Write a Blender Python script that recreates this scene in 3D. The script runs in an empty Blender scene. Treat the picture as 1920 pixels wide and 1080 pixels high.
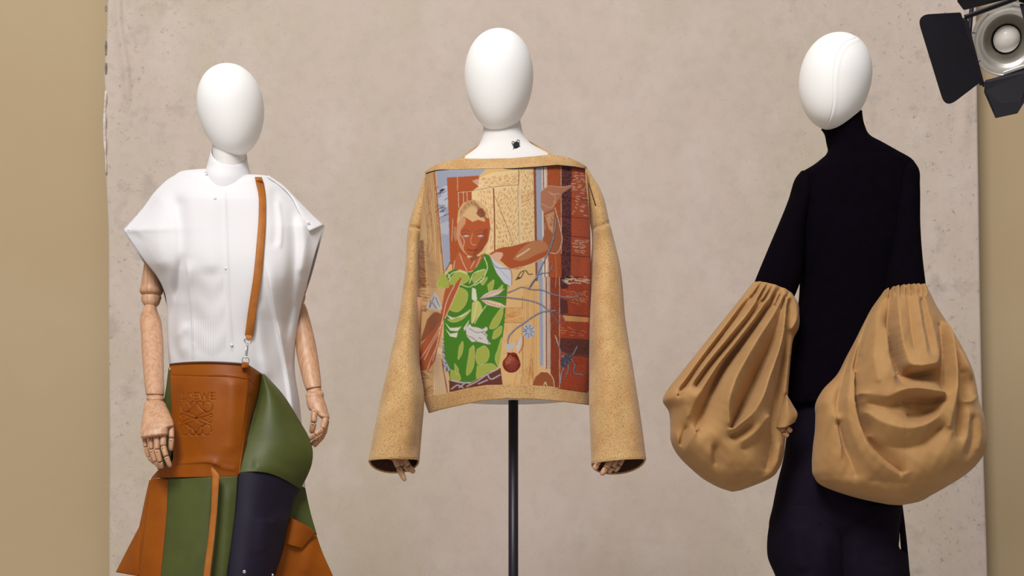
import bpy, math, random
import numpy as np
from mathutils import Vector, Matrix

random.seed(7)
rng = np.random.default_rng(7)
SC = bpy.context.scene
COL = SC.collection

# ------------------------------------------------------------------ camera
D = 3.6                 # camera to the row of mannequins (m)
MPP = 0.0013            # metres per photo pixel at the mannequins
FPX = D / MPP           # focal length in pixels of the 1920x1080 frame
ZC = 0.55               # the camera is held low
HY = 1080.0             # horizon row
cam_data = bpy.data.cameras.new('camera')
cam = bpy.data.objects.new('camera', cam_data)
COL.objects.link(cam)
cam.location = (0, -D, ZC)
cam.rotation_euler = (math.pi / 2, 0, 0)
cam_data.sensor_width = 36.0
cam_data.lens = FPX / 1920 * 36.0
cam_data.shift_y = (HY - 540) / 1920
cam_data.clip_end = 50
SC.camera = cam

# ------------------------------------------------------------------ light
w = bpy.data.worlds.new('studio_air')
SC.world = w
w.use_nodes = True
bg = w.node_tree.nodes['Background']
bg.inputs[0].default_value = (1.0, 0.97, 0.94, 1)
bg.inputs[1].default_value = 0.285


def area(name, loc, target, sx, sy, power, col):
    d = bpy.data.lights.new(name, 'AREA')
    d.shape = 'RECTANGLE'
    d.size, d.size_y = sx, sy
    d.energy = power
    d.color = col
    o = bpy.data.objects.new(name, d)
    COL.objects.link(o)
    o.location = loc
    o.rotation_euler = (Vector(target) - Vector(loc)).to_track_quat('-Z', 'Y').to_euler()
    return o


area('key_softbox', (-1.6, -5.4, 6.0), (0.05, 0.3, 1.3), 2.4, 2.4, 470, (1.0, 0.985, 0.97))
area('overhead_softbox', (-0.3, -1.6, 4.4), (0.0, 0.1, 0.9), 3.0, 1.2, 18, (1.0, 0.98, 0.96))

SC.view_settings.view_transform = 'Standard'
SC.view_settings.look = 'None'
SC.view_settings.gamma = 1.0
SC.view_settings.use_curve_mapping = False
SC.view_settings.exposure = 0.0


# ------------------------------------------------------------------ helpers
def P(x, y, Y):
    """point that stands at depth Y (m behind the mannequin row) on the sight line of photo pixel x, y"""
    s = (D + Y) / FPX
    return ((x - 960) * s, Y, ZC + (HY - y) * s)


def PV(x, y, Y):
    s = (D + Y) / FPX
    return np.stack([(x - 960) * s, Y + 0 * x, ZC + (HY - y) * s], -1)


def lin(r, g, b, k=1.0):
    def f(c):
        c /= 255.0
        return min(1.0, k * (c / 12.92 if c <= 0.04045 else ((c + 0.055) / 1.055) ** 2.4))
    return (f(r), f(g), f(b), 1.0)


def spline(pts, n, smooth=True, even=True):
    """n points on a smooth curve through pts (K x d)"""
    p = np.asarray(pts, float)
    k = len(p)
    if k == 1:
        return np.repeat(p, n, 0)
    seg = np.sqrt(((p[1:, :2] - p[:-1, :2]) ** 2).sum(1)) + 1e-6
    t = np.concatenate([[0], np.cumsum(seg)])
    q = np.linspace(0, t[-1], n)
    if not smooth or k == 2:
        return np.stack([np.interp(q, t, p[:, i]) for i in range(p.shape[1])], 1)
    # monotone-ish cubic hermite
    dlt = (p[1:] - p[:-1]) / seg[:, None]
    m = np.zeros_like(p)
    m[0], m[-1] = dlt[0], dlt[-1]
    w1 = seg[1:, None]
    w0 = seg[:-1, None]
    m[1:-1] = (dlt[:-1] * w1 + dlt[1:] * w0) / (w0 + w1)
    i = np.clip(np.searchsorted(t, q, side='right') - 1, 0, k - 2)
    h = seg[i][:, None]
    s = ((q - t[i]) / seg[i])[:, None]
    h00 = 2 * s ** 3 - 3 * s ** 2 + 1
    h10 = s ** 3 - 2 * s ** 2 + s
    h01 = -2 * s ** 3 + 3 * s ** 2
    h11 = s ** 3 - s ** 2
    return h00 * p[i] + h10 * h * m[i] + h01 * p[i + 1] + h11 * h * m[i + 1]


def link(o, parent=None):
    COL.objects.link(o)
    if parent is not None:
        o.parent = parent
        if parent.type == 'EMPTY':
            o.matrix_parent_inverse = Matrix.Translation(-Vector(parent.location))
    return o


def mesh(name, verts, faces, mat, parent=None, smooth=True, solid=0.0, sub=0, mats=None, mi=None, offset=0.0, bevel=0.0):
    me = bpy.data.meshes.new(name)
    v = np.asarray(verts, np.float32).reshape(-1, 3)
    me.from_pydata(v.tolist(), [], [list(map(int, f)) for f in faces])
    me.update()
    for m_ in (mats or [mat]):
        me.materials.append(m_)
    if mi is not None:
        me.polygons.foreach_set('material_index', np.asarray(mi, np.int32))
    if smooth:
        me.polygons.foreach_set('use_smooth', np.ones(len(me.polygons), bool))
    me.update()
    o = bpy.data.objects.new(name, me)
    link(o, parent)
    if solid:
        s_ = o.modifiers.new('thickness', 'SOLIDIFY')
        s_.thickness = solid
        s_.offset = offset
    if bevel:
        b_ = o.modifiers.new('bevel', 'BEVEL')
        b_.width = bevel
        b_.segments = 2
        b_.limit_method = 'ANGLE'
    if sub:
        s_ = o.modifiers.new('smooth', 'SUBSURF')
        s_.levels = s_.render_levels = sub
    return o


def grid_faces(n, m, wrap=False, start=0):
    i = np.arange(n - 1)[:, None]
    j = np.arange(m if wrap else m - 1)[None, :]
    a = i * m + j
    b = i * m + (j + 1) % m
    return (np.stack([a, b, b + m, a + m], -1).reshape(-1, 4) + start)


def thing(name, label, cat, loc, group=None):
    o = bpy.data.objects.new(name, None)
    COL.objects.link(o)
    o.location = loc
    o.empty_display_size = 0.05
    tag(o, label, cat, group)
    return o


def tag(o, label, cat, group=None):
    o['label'] = label
    o['category'] = cat
    if group:
        o['group'] = group
    return o


def struct(o):
    o['kind'] = 'structure'
    return o


# strokes: folds, seams and creases laid on a surface.  (points, height m, width one side px, width other side px[, taper])
def relief(x, y, strokes):
    out = np.zeros_like(x)
    for st in strokes:
        pts, h, wa, wb = st[:4]
        taper = st[4] if len(st) > 4 else 0.15
        q = spline(pts, max(8, 6 * len(pts))) if len(pts) > 2 else np.asarray(pts, float)
        best = np.full(x.shape, 1e9)
        sgn = np.zeros_like(x)
        par = np.zeros_like(x)
        seg = np.sqrt(((q[1:] - q[:-1]) ** 2).sum(1))
        L = seg.sum()
        acc = 0.0
        for k in range(len(q) - 1):
            ax, ay = q[k]
            dx, dy = q[k + 1] - q[k]
            l2 = dx * dx + dy * dy + 1e-9
            t = np.clip(((x - ax) * dx + (y - ay) * dy) / l2, 0, 1)
            ex = x - ax - t * dx
            ey = y - ay - t * dy
            dd = ex * ex + ey * ey
            near = dd < best
            best = np.where(near, dd, best)
            sgn = np.where(near, np.sign(dx * ey - dy * ex), sgn)
            par = np.where(near, (acc + t * seg[k]) / L, par)
            acc += seg[k]
        d = np.sqrt(best)
        ww = np.where(sgn >= 0, wa, wb)
        prof = np.exp(-(d / ww) ** (st[5] if len(st) > 5 else 2.0))
        if taper > 0:
            tp = np.clip(np.minimum(par, 1 - par) / taper, 0, 1)
            prof = prof * tp * tp * (3 - 2 * tp)
        out += h * prof
    return out


def loft(name, ctrl, mat, parent=None, n=40, m=48, ex=2.0, cap0=True, cap1=True, solid=0.0, strokes=None, extra=None, smooth=True, offset=0.0):
    """closed tube through rings (xl, yl, xr, yr, Yc, front, back, tilt): the photo pixels of its two sides, its depth and how far it reaches to front and back"""
    c = [tuple(r) + (0.0,) * (8 - len(r)) for r in ctrl]
    c = np.asarray(c, float)
    mid = np.concatenate([(c[:, 0:1] + c[:, 2:3]) / 2, (c[:, 1:2] + c[:, 3:4]) / 2, c], 1)
    r = spline(mid, n, smooth)[:, 2:]
    th = np.linspace(0, 2 * np.pi, m, endpoint=False)
    ct = np.sign(np.cos(th)) * np.abs(np.cos(th)) ** (2 / ex)
    st = np.sign(np.sin(th)) * np.abs(np.sin(th)) ** (2 / ex)
    A = PV(r[:, 0], r[:, 1], r[:, 4])
    B = PV(r[:, 2], r[:, 3], r[:, 4])
    mid3 = (A + B) / 2
    half = (A - B) / 2
    V = mid3[:, None, :] + half[:, None, :] * ct[None, :, None]
    dep = np.where(st > 0, -r[:, 5:6] * st, -r[:, 6:7] * st)
    V[..., 1] += dep
    V[..., 2] += np.where((r[:, 7:8] < 0) & (dep < 0), 0.0, r[:, 7:8] * dep)   # a negative tilt drops the back edge only
    if strokes or extra:
        s = FPX / (D + V[..., 1])
        px = 960 + V[..., 0] * s
        py = HY - (V[..., 2] - ZC) * s
        dd = np.zeros_like(px)
        if strokes:
            dd += relief(px, py, strokes)
        if extra:
            dd += extra(px, py, th[None, :] + 0 * px, np.linspace(0, 1, n)[:, None] + 0 * px)
        front = np.clip(st * 1.6, 0, 1)[None, :]
        V[..., 1] -= dd * front
    F = list(map(tuple, grid_faces(n, m, True)))
    Vv = V.reshape(-1, 3)
    if cap0:
        Vv = np.vstack([Vv, V[0].mean(0)])
        k = len(Vv) - 1
        F += [(k, (j + 1) % m, j) for j in range(m)]
    if cap1:
        Vv = np.vstack([Vv, V[-1].mean(0)])
        k = len(Vv) - 1
        b = (n - 1) * m
        F += [(k, b + j, b + (j + 1) % m) for j in range(m)]
    return mesh(name, Vv, F, mat, parent, smooth, solid, offset=offset)


def patch(name, L, R, mat, parent=None, n=40, m=30, bulge=0.0, bp=1.0, depth=None, strokes=None, extra=None, thick=0.003, smooth_edges=True, yoff=None, ret=False, offset=0.0):
    """sheet between two edges, each a list of (pixel x, pixel y, depth) from top to bottom"""
    l = spline(L, n, smooth_edges)
    r = spline(R, n, smooth_edges)
    u = np.linspace(0, 1, m)[None, :]
    v = np.linspace(0, 1, n)[:, None]
    x = l[:, 0:1] * (1 - u) + r[:, 0:1] * u
    y = l[:, 1:2] * (1 - u) + r[:, 1:2] * u
    Y = l[:, 2:3] * (1 - u) + r[:, 2:3] * u
    if yoff:
        y = y + yoff(u + 0 * v, v + 0 * u)
    if bulge:
        Y = Y - bulge * np.sin(np.pi * u) ** bp
    if depth:
        Y = Y + depth(u + 0 * v, v + 0 * u, x, y)
    if strokes:
        Y = Y - relief(x, y, strokes)
    if extra:
        Y = Y - extra(x, y, u + 0 * v, v + 0 * u)
    V = PV(x, y, Y)
    o = mesh(name, V, grid_faces(n, m), mat, parent, True, thick, offset=offset)
    if ret:
        return o, x, y, Y
    return o


def plate(name, pts, mat, parent=None, thick=0.003, bevel=0.0):
    """flat piece with thickness: pts (pixel x, pixel y, depth) round its outline"""
    V = [P(*p) for p in pts]
    return mesh(name, V, [tuple(range(len(V)))], mat, parent, False, thick, bevel=bevel)


def tube_verts(path, rad, m=12, start=0, caps=True):
    """round tube along 3-D points; rad a number or one per point. returns verts, faces"""
    p = np.asarray(path, float)
    k = len(p)
    r = np.broadcast_to(np.asarray(rad, float), (k,))
    t = np.gradient(p, axis=0)
    t /= np.linalg.norm(t, axis=1)[:, None] + 1e-12
    ref = np.array([0.0, 1.0, 0.0]) if abs(t[0][1]) < 0.9 else np.array([1.0, 0, 0])
    a = np.cross(t, ref)
    a /= np.linalg.norm(a, axis=1)[:, None] + 1e-12
    b = np.cross(t, a)
    th = np.linspace(0, 2 * np.pi, m, endpoint=False)
    V = p[:, None, :] + r[:, None, None] * (a[:, None, :] * np.cos(th)[None, :, None] + b[:, None, :] * np.sin(th)[None, :, None])
    F = list(map(tuple, grid_faces(k, m, True, start)))
    V = V.reshape(-1, 3)
    if caps:
        F.append(tuple(start + j for j in range(m - 1, -1, -1)))
        F.append(tuple(start + (k - 1) * m + j for j in range(m)))
    return V, F


def tube(name, path, rad, mat, parent=None, m=14):
    V, F = tube_verts(path, rad, m)
    return mesh(name, V, F, mat, parent)


def torus(name, c, R, r, mat, parent=None, nx=(1, 0, 0), nz=(0, 0, 1), a0=0, a1=2 * math.pi, sy=1.0):
    k = 40
    full = abs(a1 - a0 - 2 * math.pi) < 1e-6
    ang = np.linspace(a0, a1, k, endpoint=not full)
    X = np.asarray(nx, float)
    Z = np.asarray(nz, float)
    p = np.asarray(c, float) + R * (np.cos(ang)[:, None] * X + sy * np.sin(ang)[:, None] * Z)
    nrm = np.cross(X, Z)
    nrm /= np.linalg.norm(nrm)
    rad = p - np.asarray(c)
    rad /= np.linalg.norm(rad, axis=1)[:, None]
    m = 10
    th = np.linspace(0, 2 * np.pi, m, endpoint=False)
    V = p[:, None, :] + r * (rad[:, None, :] * np.cos(th)[None, :, None] + nrm[None, None, :] * np.sin(th)[None, :, None])
    F = list(map(tuple, grid_faces(k, m, True)))
    if full:
        F += [((k - 1) * m + j, (k - 1) * m + (j + 1) % m, (j + 1) % m, j) for j in range(m)]
    return mesh(name, V, F, mat, parent)


def disc(name, x, y, Y, rpx, mat, parent=None, dome=0.4, m=20):
    """small domed button or rivet facing the room"""
    r = rpx * (D + Y) / FPX
    c = np.array(P(x, y, Y))
    V, rings = [], [(1, 0), (1, -0.25), (0.8, -0.25 - 0.5 * dome), (0.45, -0.25 - 0.9 * dome)]
    th = np.linspace(0, 2 * np.pi, m, endpoint=False)
    for rr, dy in rings:
        for t in th:
            V.append(c + r * np.array([rr * math.cos(t), dy, rr * math.sin(t)]))
    F = list(map(tuple, grid_faces(len(rings), m, True)))
    V.append(c + r * np.array([0, -0.25 - dome, 0]))
    k = len(V) - 1
    b = (len(rings) - 1) * m
    F += [(k, b + j, b + (j + 1) % m) for j in range(m)]
    F.append(tuple(range(m)))
    return mesh(name, V, F, mat, parent)


def egg(name, cx, cy, hw, hh, tilt, k, Yc, dfront, dback, mat, parent, n=64, m=72, k2=0.0, strokes=None, yaw=0.0):
    """egg-shaped head: half width hw and half height hh in pixels, tilt in degrees (chin to the image's right when positive)"""
    s = (D + Yc) / FPX
    t = np.linspace(0, np.pi, n)
    v = -np.cos(t)                       # -1 crown .. 1 chin
    prof = np.sin(t) ** 0.94 * (1 - k * v - k2 * v * v)
    prof /= prof.max()
    th = np.linspace(0, 2 * np.pi, m, endpoint=False)
    X = hw * s * prof[:, None] * np.cos(th)[None, :]
    dep = np.where(np.sin(th) > 0, -dfront, dback)[None, :] * np.abs(np.sin(th))[None, :] * prof[:, None]
    # chin carried a little forward, back of the skull higher
    dep = dep - 0.018 * np.clip(v, 0, 1)[:, None] ** 2
    Z = -hh * s * v[:, None] + 0 * X
    if yaw:
        X, dep = X * math.cos(yaw) - dep * math.sin(yaw), X * math.sin(yaw) + dep * math.cos(yaw)
    a = math.radians(tilt)
    Xr = X * math.cos(a) - Z * math.sin(a)
    Zr = X * math.sin(a) + Z * math.cos(a)
    c = P(cx, cy, Yc)
    V = np.stack([c[0] + Xr, c[1] + dep, c[2] + Zr], -1)
    if strokes:
        ss = FPX / (D + V[..., 1])
        dd = relief(960 + V[..., 0] * ss, HY - (V[..., 2] - ZC) * ss, strokes)
        V[..., 1] -= dd * np.clip(np.sin(th) * 2, 0, 1)[None, :]
    F = grid_faces(n, m, True)
    return mesh(name, V, list(map(tuple, F)), mat, parent)


# ------------------------------------------------------------------ materials
def nodes(name):
    m = bpy.data.materials.new(name)
    m.use_nodes = True
    nt = m.node_tree
    return m, nt, nt.nodes['Principled BSDF']


def material(name, col, rough=0.6, col2=None, scale=20.0, stretch=(1, 1, 1), contrast=(0.35, 0.65), detail=4.0, metal=0.0,
             bump=0.0, bump_scale=300.0, bump_stretch=None, sheen=0.0, spec=0.5, speck=None, speck_scale=900.0, coat=0.0, attr=None, speck_cut=(0.45, 0.7), bump_dist=0.001):
    m, nt, b = nodes(name)
    N, Lk = nt.nodes, nt.links
    b.inputs['Roughness'].default_value = rough
    b.inputs['Metallic'].default_value = metal
    b.inputs['Specular IOR Level'].default_value = spec
    b.inputs['Sheen Weight'].default_value = sheen
    b.inputs['Sheen Roughness'].default_value = 0.5
    b.inputs['Coat Weight'].default_value = coat
    tc = N.new('ShaderNodeTexCoord')

    def noise(sc, det, strv=None, rgh=0.55):
        mp = N.new('ShaderNodeMapping')
        mp.inputs['Scale'].default_value = strv or (1, 1, 1)
        Lk.new(tc.outputs['Object'], mp.inputs['Vector'])
        nz = N.new('ShaderNodeTexNoise')
        nz.inputs['Scale'].default_value = sc
        nz.inputs['Detail'].default_value = det
        nz.inputs['Roughness'].default_value = rgh
        Lk.new(mp.outputs[0], nz.inputs['Vector'])
        return nz.outputs['Fac']

    def ramp(fac, lo, hi):
        r = N.new('ShaderNodeMapRange')
        r.inputs['From Min'].default_value = lo
        r.inputs['From Max'].default_value = hi
        Lk.new(fac, r.inputs['Value'])
        return r.outputs[0]

    def mix(fac, a, c):
        mx = N.new('ShaderNodeMix')
        mx.data_type = 'RGBA'
        Lk.new(fac, mx.inputs[0])
        for sock, val in ((mx.inputs[6], a), (mx.inputs[7], c)):
            if isinstance(val, tuple):
                sock.default_value = val
            else:
                Lk.new(val, sock)
        return mx.outputs[2]

    out = col
    if attr:
        at = N.new('ShaderNodeAttribute')
        at.attribute_name = attr
        out = at.outputs['Color']
    if col2 is not None:
        out = mix(ramp(noise(scale, detail, stretch), *contrast), out, col2)
    if speck is not None:
        f = ramp(noise(speck_scale, 2.0), *speck_cut)
        out = mix(f, out, speck)
    if isinstance(out, tuple):
        b.inputs['Base Color'].default_value = out
    else:
        Lk.new(out, b.inputs['Base Color'])
    if bump:
        bm = N.new('ShaderNodeBump')
        bm.inputs['Strength'].default_value = bump
        bm.inputs['Distance'].default_value = bump_dist
        Lk.new(noise(bump_scale, 3.0, bump_stretch), bm.inputs['Height'])
        Lk.new(bm.outputs[0], b.inputs['Normal'])
    return m


def backdrop_material():
    """hand-painted concrete look: broad cloudy tones, fine mottling, pits and trowel specks that gather at the sides"""
    m, nt, b = nodes('painted_concrete_canvas')
    N, Lk = nt.nodes, nt.links
    b.inputs['Roughness'].default_value = 0.9
    b.inputs['Specular IOR Level'].default_value = 0.15
    tc = N.new('ShaderNodeTexCoord')

    def noise(sc, det, st=(1, 1, 1), rg=0.55, dist=0.0):
        mp = N.new('ShaderNodeMapping')
        mp.inputs['Scale'].default_value = st
        Lk.new(tc.outputs['Object'], mp.inputs['Vector'])
        nz = N.new('ShaderNodeTexNoise')
        nz.inputs['Scale'].default_value = sc
        nz.inputs['Detail'].default_value = det
        nz.inputs['Roughness'].default_value = rg
        nz.inputs['Distortion'].default_value = dist
        Lk.new(mp.outputs[0], nz.inputs['Vector'])
        return nz.outputs['Fac']

    def rng_(f, a, c, d=0.0, e=1.0):
        r = N.new('ShaderNodeMapRange')
        for s_, v_ in zip(('From Min', 'From Max', 'To Min', 'To Max'), (a, c, d, e)):
            r.inputs[s_].default_value = v_
        Lk.new(f, r.inputs['Value'])
        return r.outputs[0]

    def mix(f, a, c):
        mx = N.new('ShaderNodeMix')
        mx.data_type = 'RGBA'
        Lk.new(f, mx.inputs[0])
        for sock, val in ((mx.inputs[6], a), (mx.inputs[7], c)):
            if isinstance(val, tuple):
                sock.default_value = val
            else:
                Lk.new(val, sock)
        return mx.outputs[2]

    def mul(a, c):
        mm = N.new('ShaderNodeMath')
        mm.operation = 'MULTIPLY'
        Lk.new(a, mm.inputs[0])
        if isinstance(c, float):
            mm.inputs[1].default_value = c
        else:
            Lk.new(c, mm.inputs[1])
        return mm.outputs[0]

    base = mix(rng_(noise(1.6, 5, (1, 1, 0.55), 0.55, 0.3), 0.36, 0.66), lin(204, 187, 177), lin(196, 182, 163))
    base = mix(rng_(noise(5.0, 6, (1, 1, 0.7), 0.6), 0.48, 0.75, 0, 0.65), base, lin(212, 198, 190))
    base = mix(rng_(noise(22.0, 6, (1, 1, 1), 0.65), 0.46, 0.75, 0, 0.26), base, lin(172, 160, 150))
    # side weight from the x coordinate
    sx = N.new('ShaderNodeSeparateXYZ')
    Lk.new(tc.outputs['Object'], sx.inputs[0])
    ab = N.new('ShaderNodeMath')
    ab.operation = 'ABSOLUTE'
    Lk.new(sx.outputs['X'], ab.inputs[0])
    side = rng_(ab.outputs[0], 0.65, 1.50, 0.12, 1.0)
    pits = rng_(noise(60.0, 3, (1, 1, 1), 0.7, 0.4), 0.60, 0.70)
    base = mix(mul(mul(pits, side), 0.55), base, lin(132, 122, 116))
    blot = rng_(noise(13.0, 4, (1, 1, 1), 0.6), 0.56, 0.72)
    base = mix(mul(mul(blot, side), 0.5), base, lin(158, 148, 142))
    dots = rng_(noise(190.0, 1, (1, 1, 1), 0.4), 0.71, 0.76)
    base = mix(mul(dots, 0.28), base, lin(120, 108, 98))
    Lk.new(base, b.inputs['Base Color'])
    bm = N.new('ShaderNodeBump')
    bm.inputs['Strength'].default_value = 0.12
    bm.inputs['Distance'].default_value = 0.002
    Lk.new(noise(35, 5, (1, 1, 1), 0.6), bm.inputs['Height'])
    Lk.new(bm.outputs[0], b.inputs['Normal'])
    return m


def wood_material(name, a, c, lines):
    m, nt, b = nodes(name)
    N, Lk = nt.nodes, nt.links
    b.inputs['Roughness'].default_value = 0.45
    tc = N.new('ShaderNodeTexCoord')
    mp = N.new('ShaderNodeMapping')
    mp.inputs['Scale'].default_value = (1, 1, 0.025)
    Lk.new(tc.outputs['Object'], mp.inputs[0])
    nz = N.new('ShaderNodeTexNoise')
    nz.inputs['Scale'].default_value = lines
    nz.inputs['Detail'].default_value = 1.5
    nz.inputs['Distortion'].default_value = 0.3
    Lk.new(mp.outputs[0], nz.inputs['Vector'])
    r = N.new('ShaderNodeMapRange')
    r.inputs['From Min'].default_value = 0.40
    r.inputs['From Max'].default_value = 0.68
    Lk.new(nz.outputs['Fac'], r.inputs['Value'])
    mx = N.new('ShaderNodeMix')
    mx.data_type = 'RGBA'
    Lk.new(r.outputs[0], mx.inputs[0])
    mx.inputs[6].default_value = a
    mx.inputs[7].default_value = c
    Lk.new(mx.outputs[2], b.inputs['Base Color'])
    return m


M = {}
M['wall'] = material('tan_wall_paint', lin(188, 168, 135), 0.85, lin(184, 160, 126), 1.2, contrast=(0.3, 0.7), spec=0.2, bump=0.05, bump_scale=120)
M['floor'] = material('grey_concrete_floor', lin(186, 178, 170), 0.7, lin(174, 166, 158), 3.0)
M['backdrop'] = backdrop_material()
M['canvas_edge'] = material('torn_canvas_edge', lin(226, 216, 204), 0.9, lin(196, 184, 170), 60)
M['canvas_dark'] = material('canvas_dark_patch', lin(112, 104, 98), 0.9, lin(150, 140, 130), 70)
M['head'] = material('matte_white_head_cover', (0.92, 0.905, 0.89, 1), 0.55, bump=0.06, bump_scale=900, sheen=0.05, spec=0.3)
M['neck'] = material('white_linen_cover', (0.77, 0.74, 0.715, 1), 0.65, bump=0.08, bump_scale=700, spec=0.25)
M['cotton'] = material('white_cotton', (0.76, 0.745, 0.76, 1), 0.8, bump=0.15, bump_scale=500, sheen=0.1, spec=0.2)
M['button'] = material('pearl_button', (0.80, 0.79, 0.76, 1), 0.3)
M['wood'] = wood_material('pale_beech', lin(203, 158, 124), lin(184, 137, 104), 150)
M['wood_joint'] = material('dark_joint_gap', lin(96, 58, 38), 0.6)
M['brown'] = material('brown_leather', lin(152, 80, 8), 0.46, lin(128, 62, 4), 9, contrast=(0.3, 0.75), bump=0.10, bump_scale=420, spec=0.2)
M['strap'] = material('tan_strap_leather', lin(176, 106, 34), 0.55, lin(160, 92, 26), 30, bump=0.1, bump_scale=500, spec=0.35)
M['rim'] = material('dark_leather_edge', lin(88, 48, 20), 0.5)
M['green'] = material('olive_green_leather', lin(78, 85, 37), 0.5, lin(68, 74, 33), 10, bump=0.10, bump_scale=420, spec=0.3)
M['navy'] = material('navy_leather', lin(28, 20, 42), 0.5, lin(23, 17, 36), 10, bump=0.10, bump_scale=420, spec=0.3)
M['chrome'] = material('polished_steel', (0.78, 0.77, 0.76, 1), 0.18, metal=1.0)
M['wool'] = material('camel_wool_felt', lin(208, 170, 118), 0.95, lin(192, 150, 98), 14, spec=0.1, sheen=0.25, bump=0.5, bump_scale=700, speck=lin(128, 88, 50), speck_scale=430, speck_cut=(0.5, 0.74))
M['cuff_shade'] = material('painted_cuff_shade', lin(92, 60, 50), 0.95, lin(66, 42, 38), 300, spec=0.1)  # dark colour stands in for the shade inside the sweater cuffs
M['piping'] = material('black_piping', lin(40, 28, 34), 0.8)
M['tapestry'] = material('woven_tapestry', (1, 1, 1, 1), 0.9, attr='weave', spec=0.1, bump=0.35, bump_scale=900, speck=lin(120, 84, 58), speck_scale=900, speck_cut=(0.62, 1.15), sheen=0.1)
M['black_metal'] = material('black_painted_metal', lin(28, 24, 34), 0.42, spec=0.4)
M['ink'] = material('black_ink', lin(30, 26, 38), 0.6)
M['black_knit'] = material('black_knit', lin(11, 6, 14), 0.98, lin(8, 5, 11), 40, spec=0.04, sheen=0.0)
M['black_cloth'] = material('black_trouser_wool', lin(28, 22, 34), 0.95, lin(21, 16, 27), 9, spec=0.06)
M['khaki'] = material('khaki_cotton_twill', lin(178, 136, 86), 0.7, lin(168, 126, 78), 14, spec=0.22, sheen=0.12, bump=0.12, bump_scale=900)
M['thread'] = material('brown_stitching', lin(112, 78, 42), 0.8)
M['door'] = material('black_lamp_door', lin(18, 14, 24), 0.5, lin(14, 11, 19), 30, spec=0.35)
M['reflector'] = material('brushed_aluminium', (0.86, 0.84, 0.80, 1), 0.34, metal=1.0, bump=0.3, bump_scale=160, bump_stretch=(1, 1, 1))
M['bulb'] = material('frosted_bulb_glass', (0.74, 0.70, 0.64, 1), 0.5, coat=0.15)


# ------------------------------------------------------------------ the setting
def slab(name, x0, x1, y0, y1, z0, z1, mat):
    V = [(x, y, z) for x in (x0, x1) for y in (y0, y1) for z in (z0, z1)]
    F = [(0, 1, 3, 2), (4, 6, 7, 5), (0, 4, 5, 1), (2, 3, 7, 6), (0, 2, 6, 4), (1, 5, 7, 3)]
    return mesh(name, V, F, mat, None, False)


YB = 1.65      # backdrop
YW = 1.78      # wall behind it
struct(slab('floor', -5, 5, -6, YW + 0.2, -0.1, 0.0, M['floor']))
struct(slab('wall_back', -5, 5, YW, YW + 0.15, 0.0, 4.6, M['wall']))

# painted canvas hung in front of the wall
bd = thing('backdrop', 'tall canvas backdrop painted like mottled pale grey concrete behind the mannequins', 'backdrop', (0, YB, 0))
_n, _m = 180, 420
eL = [(203, -300), (202, 0), (199, 90), (196, 130), (198, 190), (199, 330), (203, 420), (204, 640), (206, 800), (205, 960), (205, 1180), (204, 1368)]
eR = [(1826, -300), (1830, 0), (1832, 200), (1834, 330), (1838, 600), (1844, 860), (1851, 1080), (1854, 1200), (1858, 1368)]
zb = [P(0, y, YB)[2] for _, y in eL]


def _backdrop_fold(x, y, u, v):
    r = 0.006 * np.sin(x / 260 + 0.6) + 0.004 * np.sin(x / 95 + y / 500)
    r += relief(x, y, [([(222, -50), (226, 60), (238, 130), (240, 200)], 0.012, 10, 5), ([(1800, -50), (1812, 120), (1806, 300)], 0.006, 12, 10)])
    return r


_l = [(x, y, YB) for x, y in eL]
_r = [(x, y, YB) for x, y in eR]
_o = patch('canvas_sheet', _l, _r, M['backdrop'], bd, n=_n, m=_m, extra=_backdrop_fold, thick=0.003,
           yoff=lambda u, v: 0 * u)
# floor sweep of the same canvas and the batten that carries it
_zt = P(0, -300, YB)[2]
_zl = P(0, 1500, YB)[2]
tube('batten', [(P(180, 0, YB)[0], YB + 0.02, _zt + 0.02), (P(1880, 0, YB)[0], YB + 0.02, _zt + 0.02)], 0.022, M['black_metal'], bd)
for _x in (300, 1740):
    tube('batten_post', [(P(_x, 0, YB)[0] * 1.02, YB + 0.035, 0.0), (P(_x, 0, YB)[0] * 1.02, YB + 0.035, _zt + 0.03)], 0.016, M['black_metal'], bd)
# torn strip curling off the canvas's side, and dark scuffs along it
patch('torn_edge', [(196, 172, YB - 0.012), (194, 205, YB - 0.014), (193, 255, YB - 0.016), (196, 290, YB - 0.014), (198, 325, YB - 0.010)],
      [(202, 168, YB - 0.006), (200, 205, YB - 0.009), (200, 255, YB - 0.010), (200, 290, YB - 0.010), (200, 327, YB - 0.008)], M['canvas_edge'], bd, n=40, m=6, bulge=0.006,
      thick=0.002, extra=lambda x, y, u, v: 0.004 * np.sin(y / 7.0))
for _a, _b in ((10, 22), (76, 104), (118, 140)):
    patch('scuff', [(197.5, _a, YB - 0.011), (196.5, (_a + _b) / 2, YB - 0.011), (197.5, _b, YB - 0.011)],
          [(200.5, _a + 1, YB - 0.010), (201.5, (_a + _b) / 2, YB - 0.010), (200.5, _b - 1, YB - 0.010)], M['canvas_dark'], bd, n=8, m=4, thick=0.002)


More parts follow.
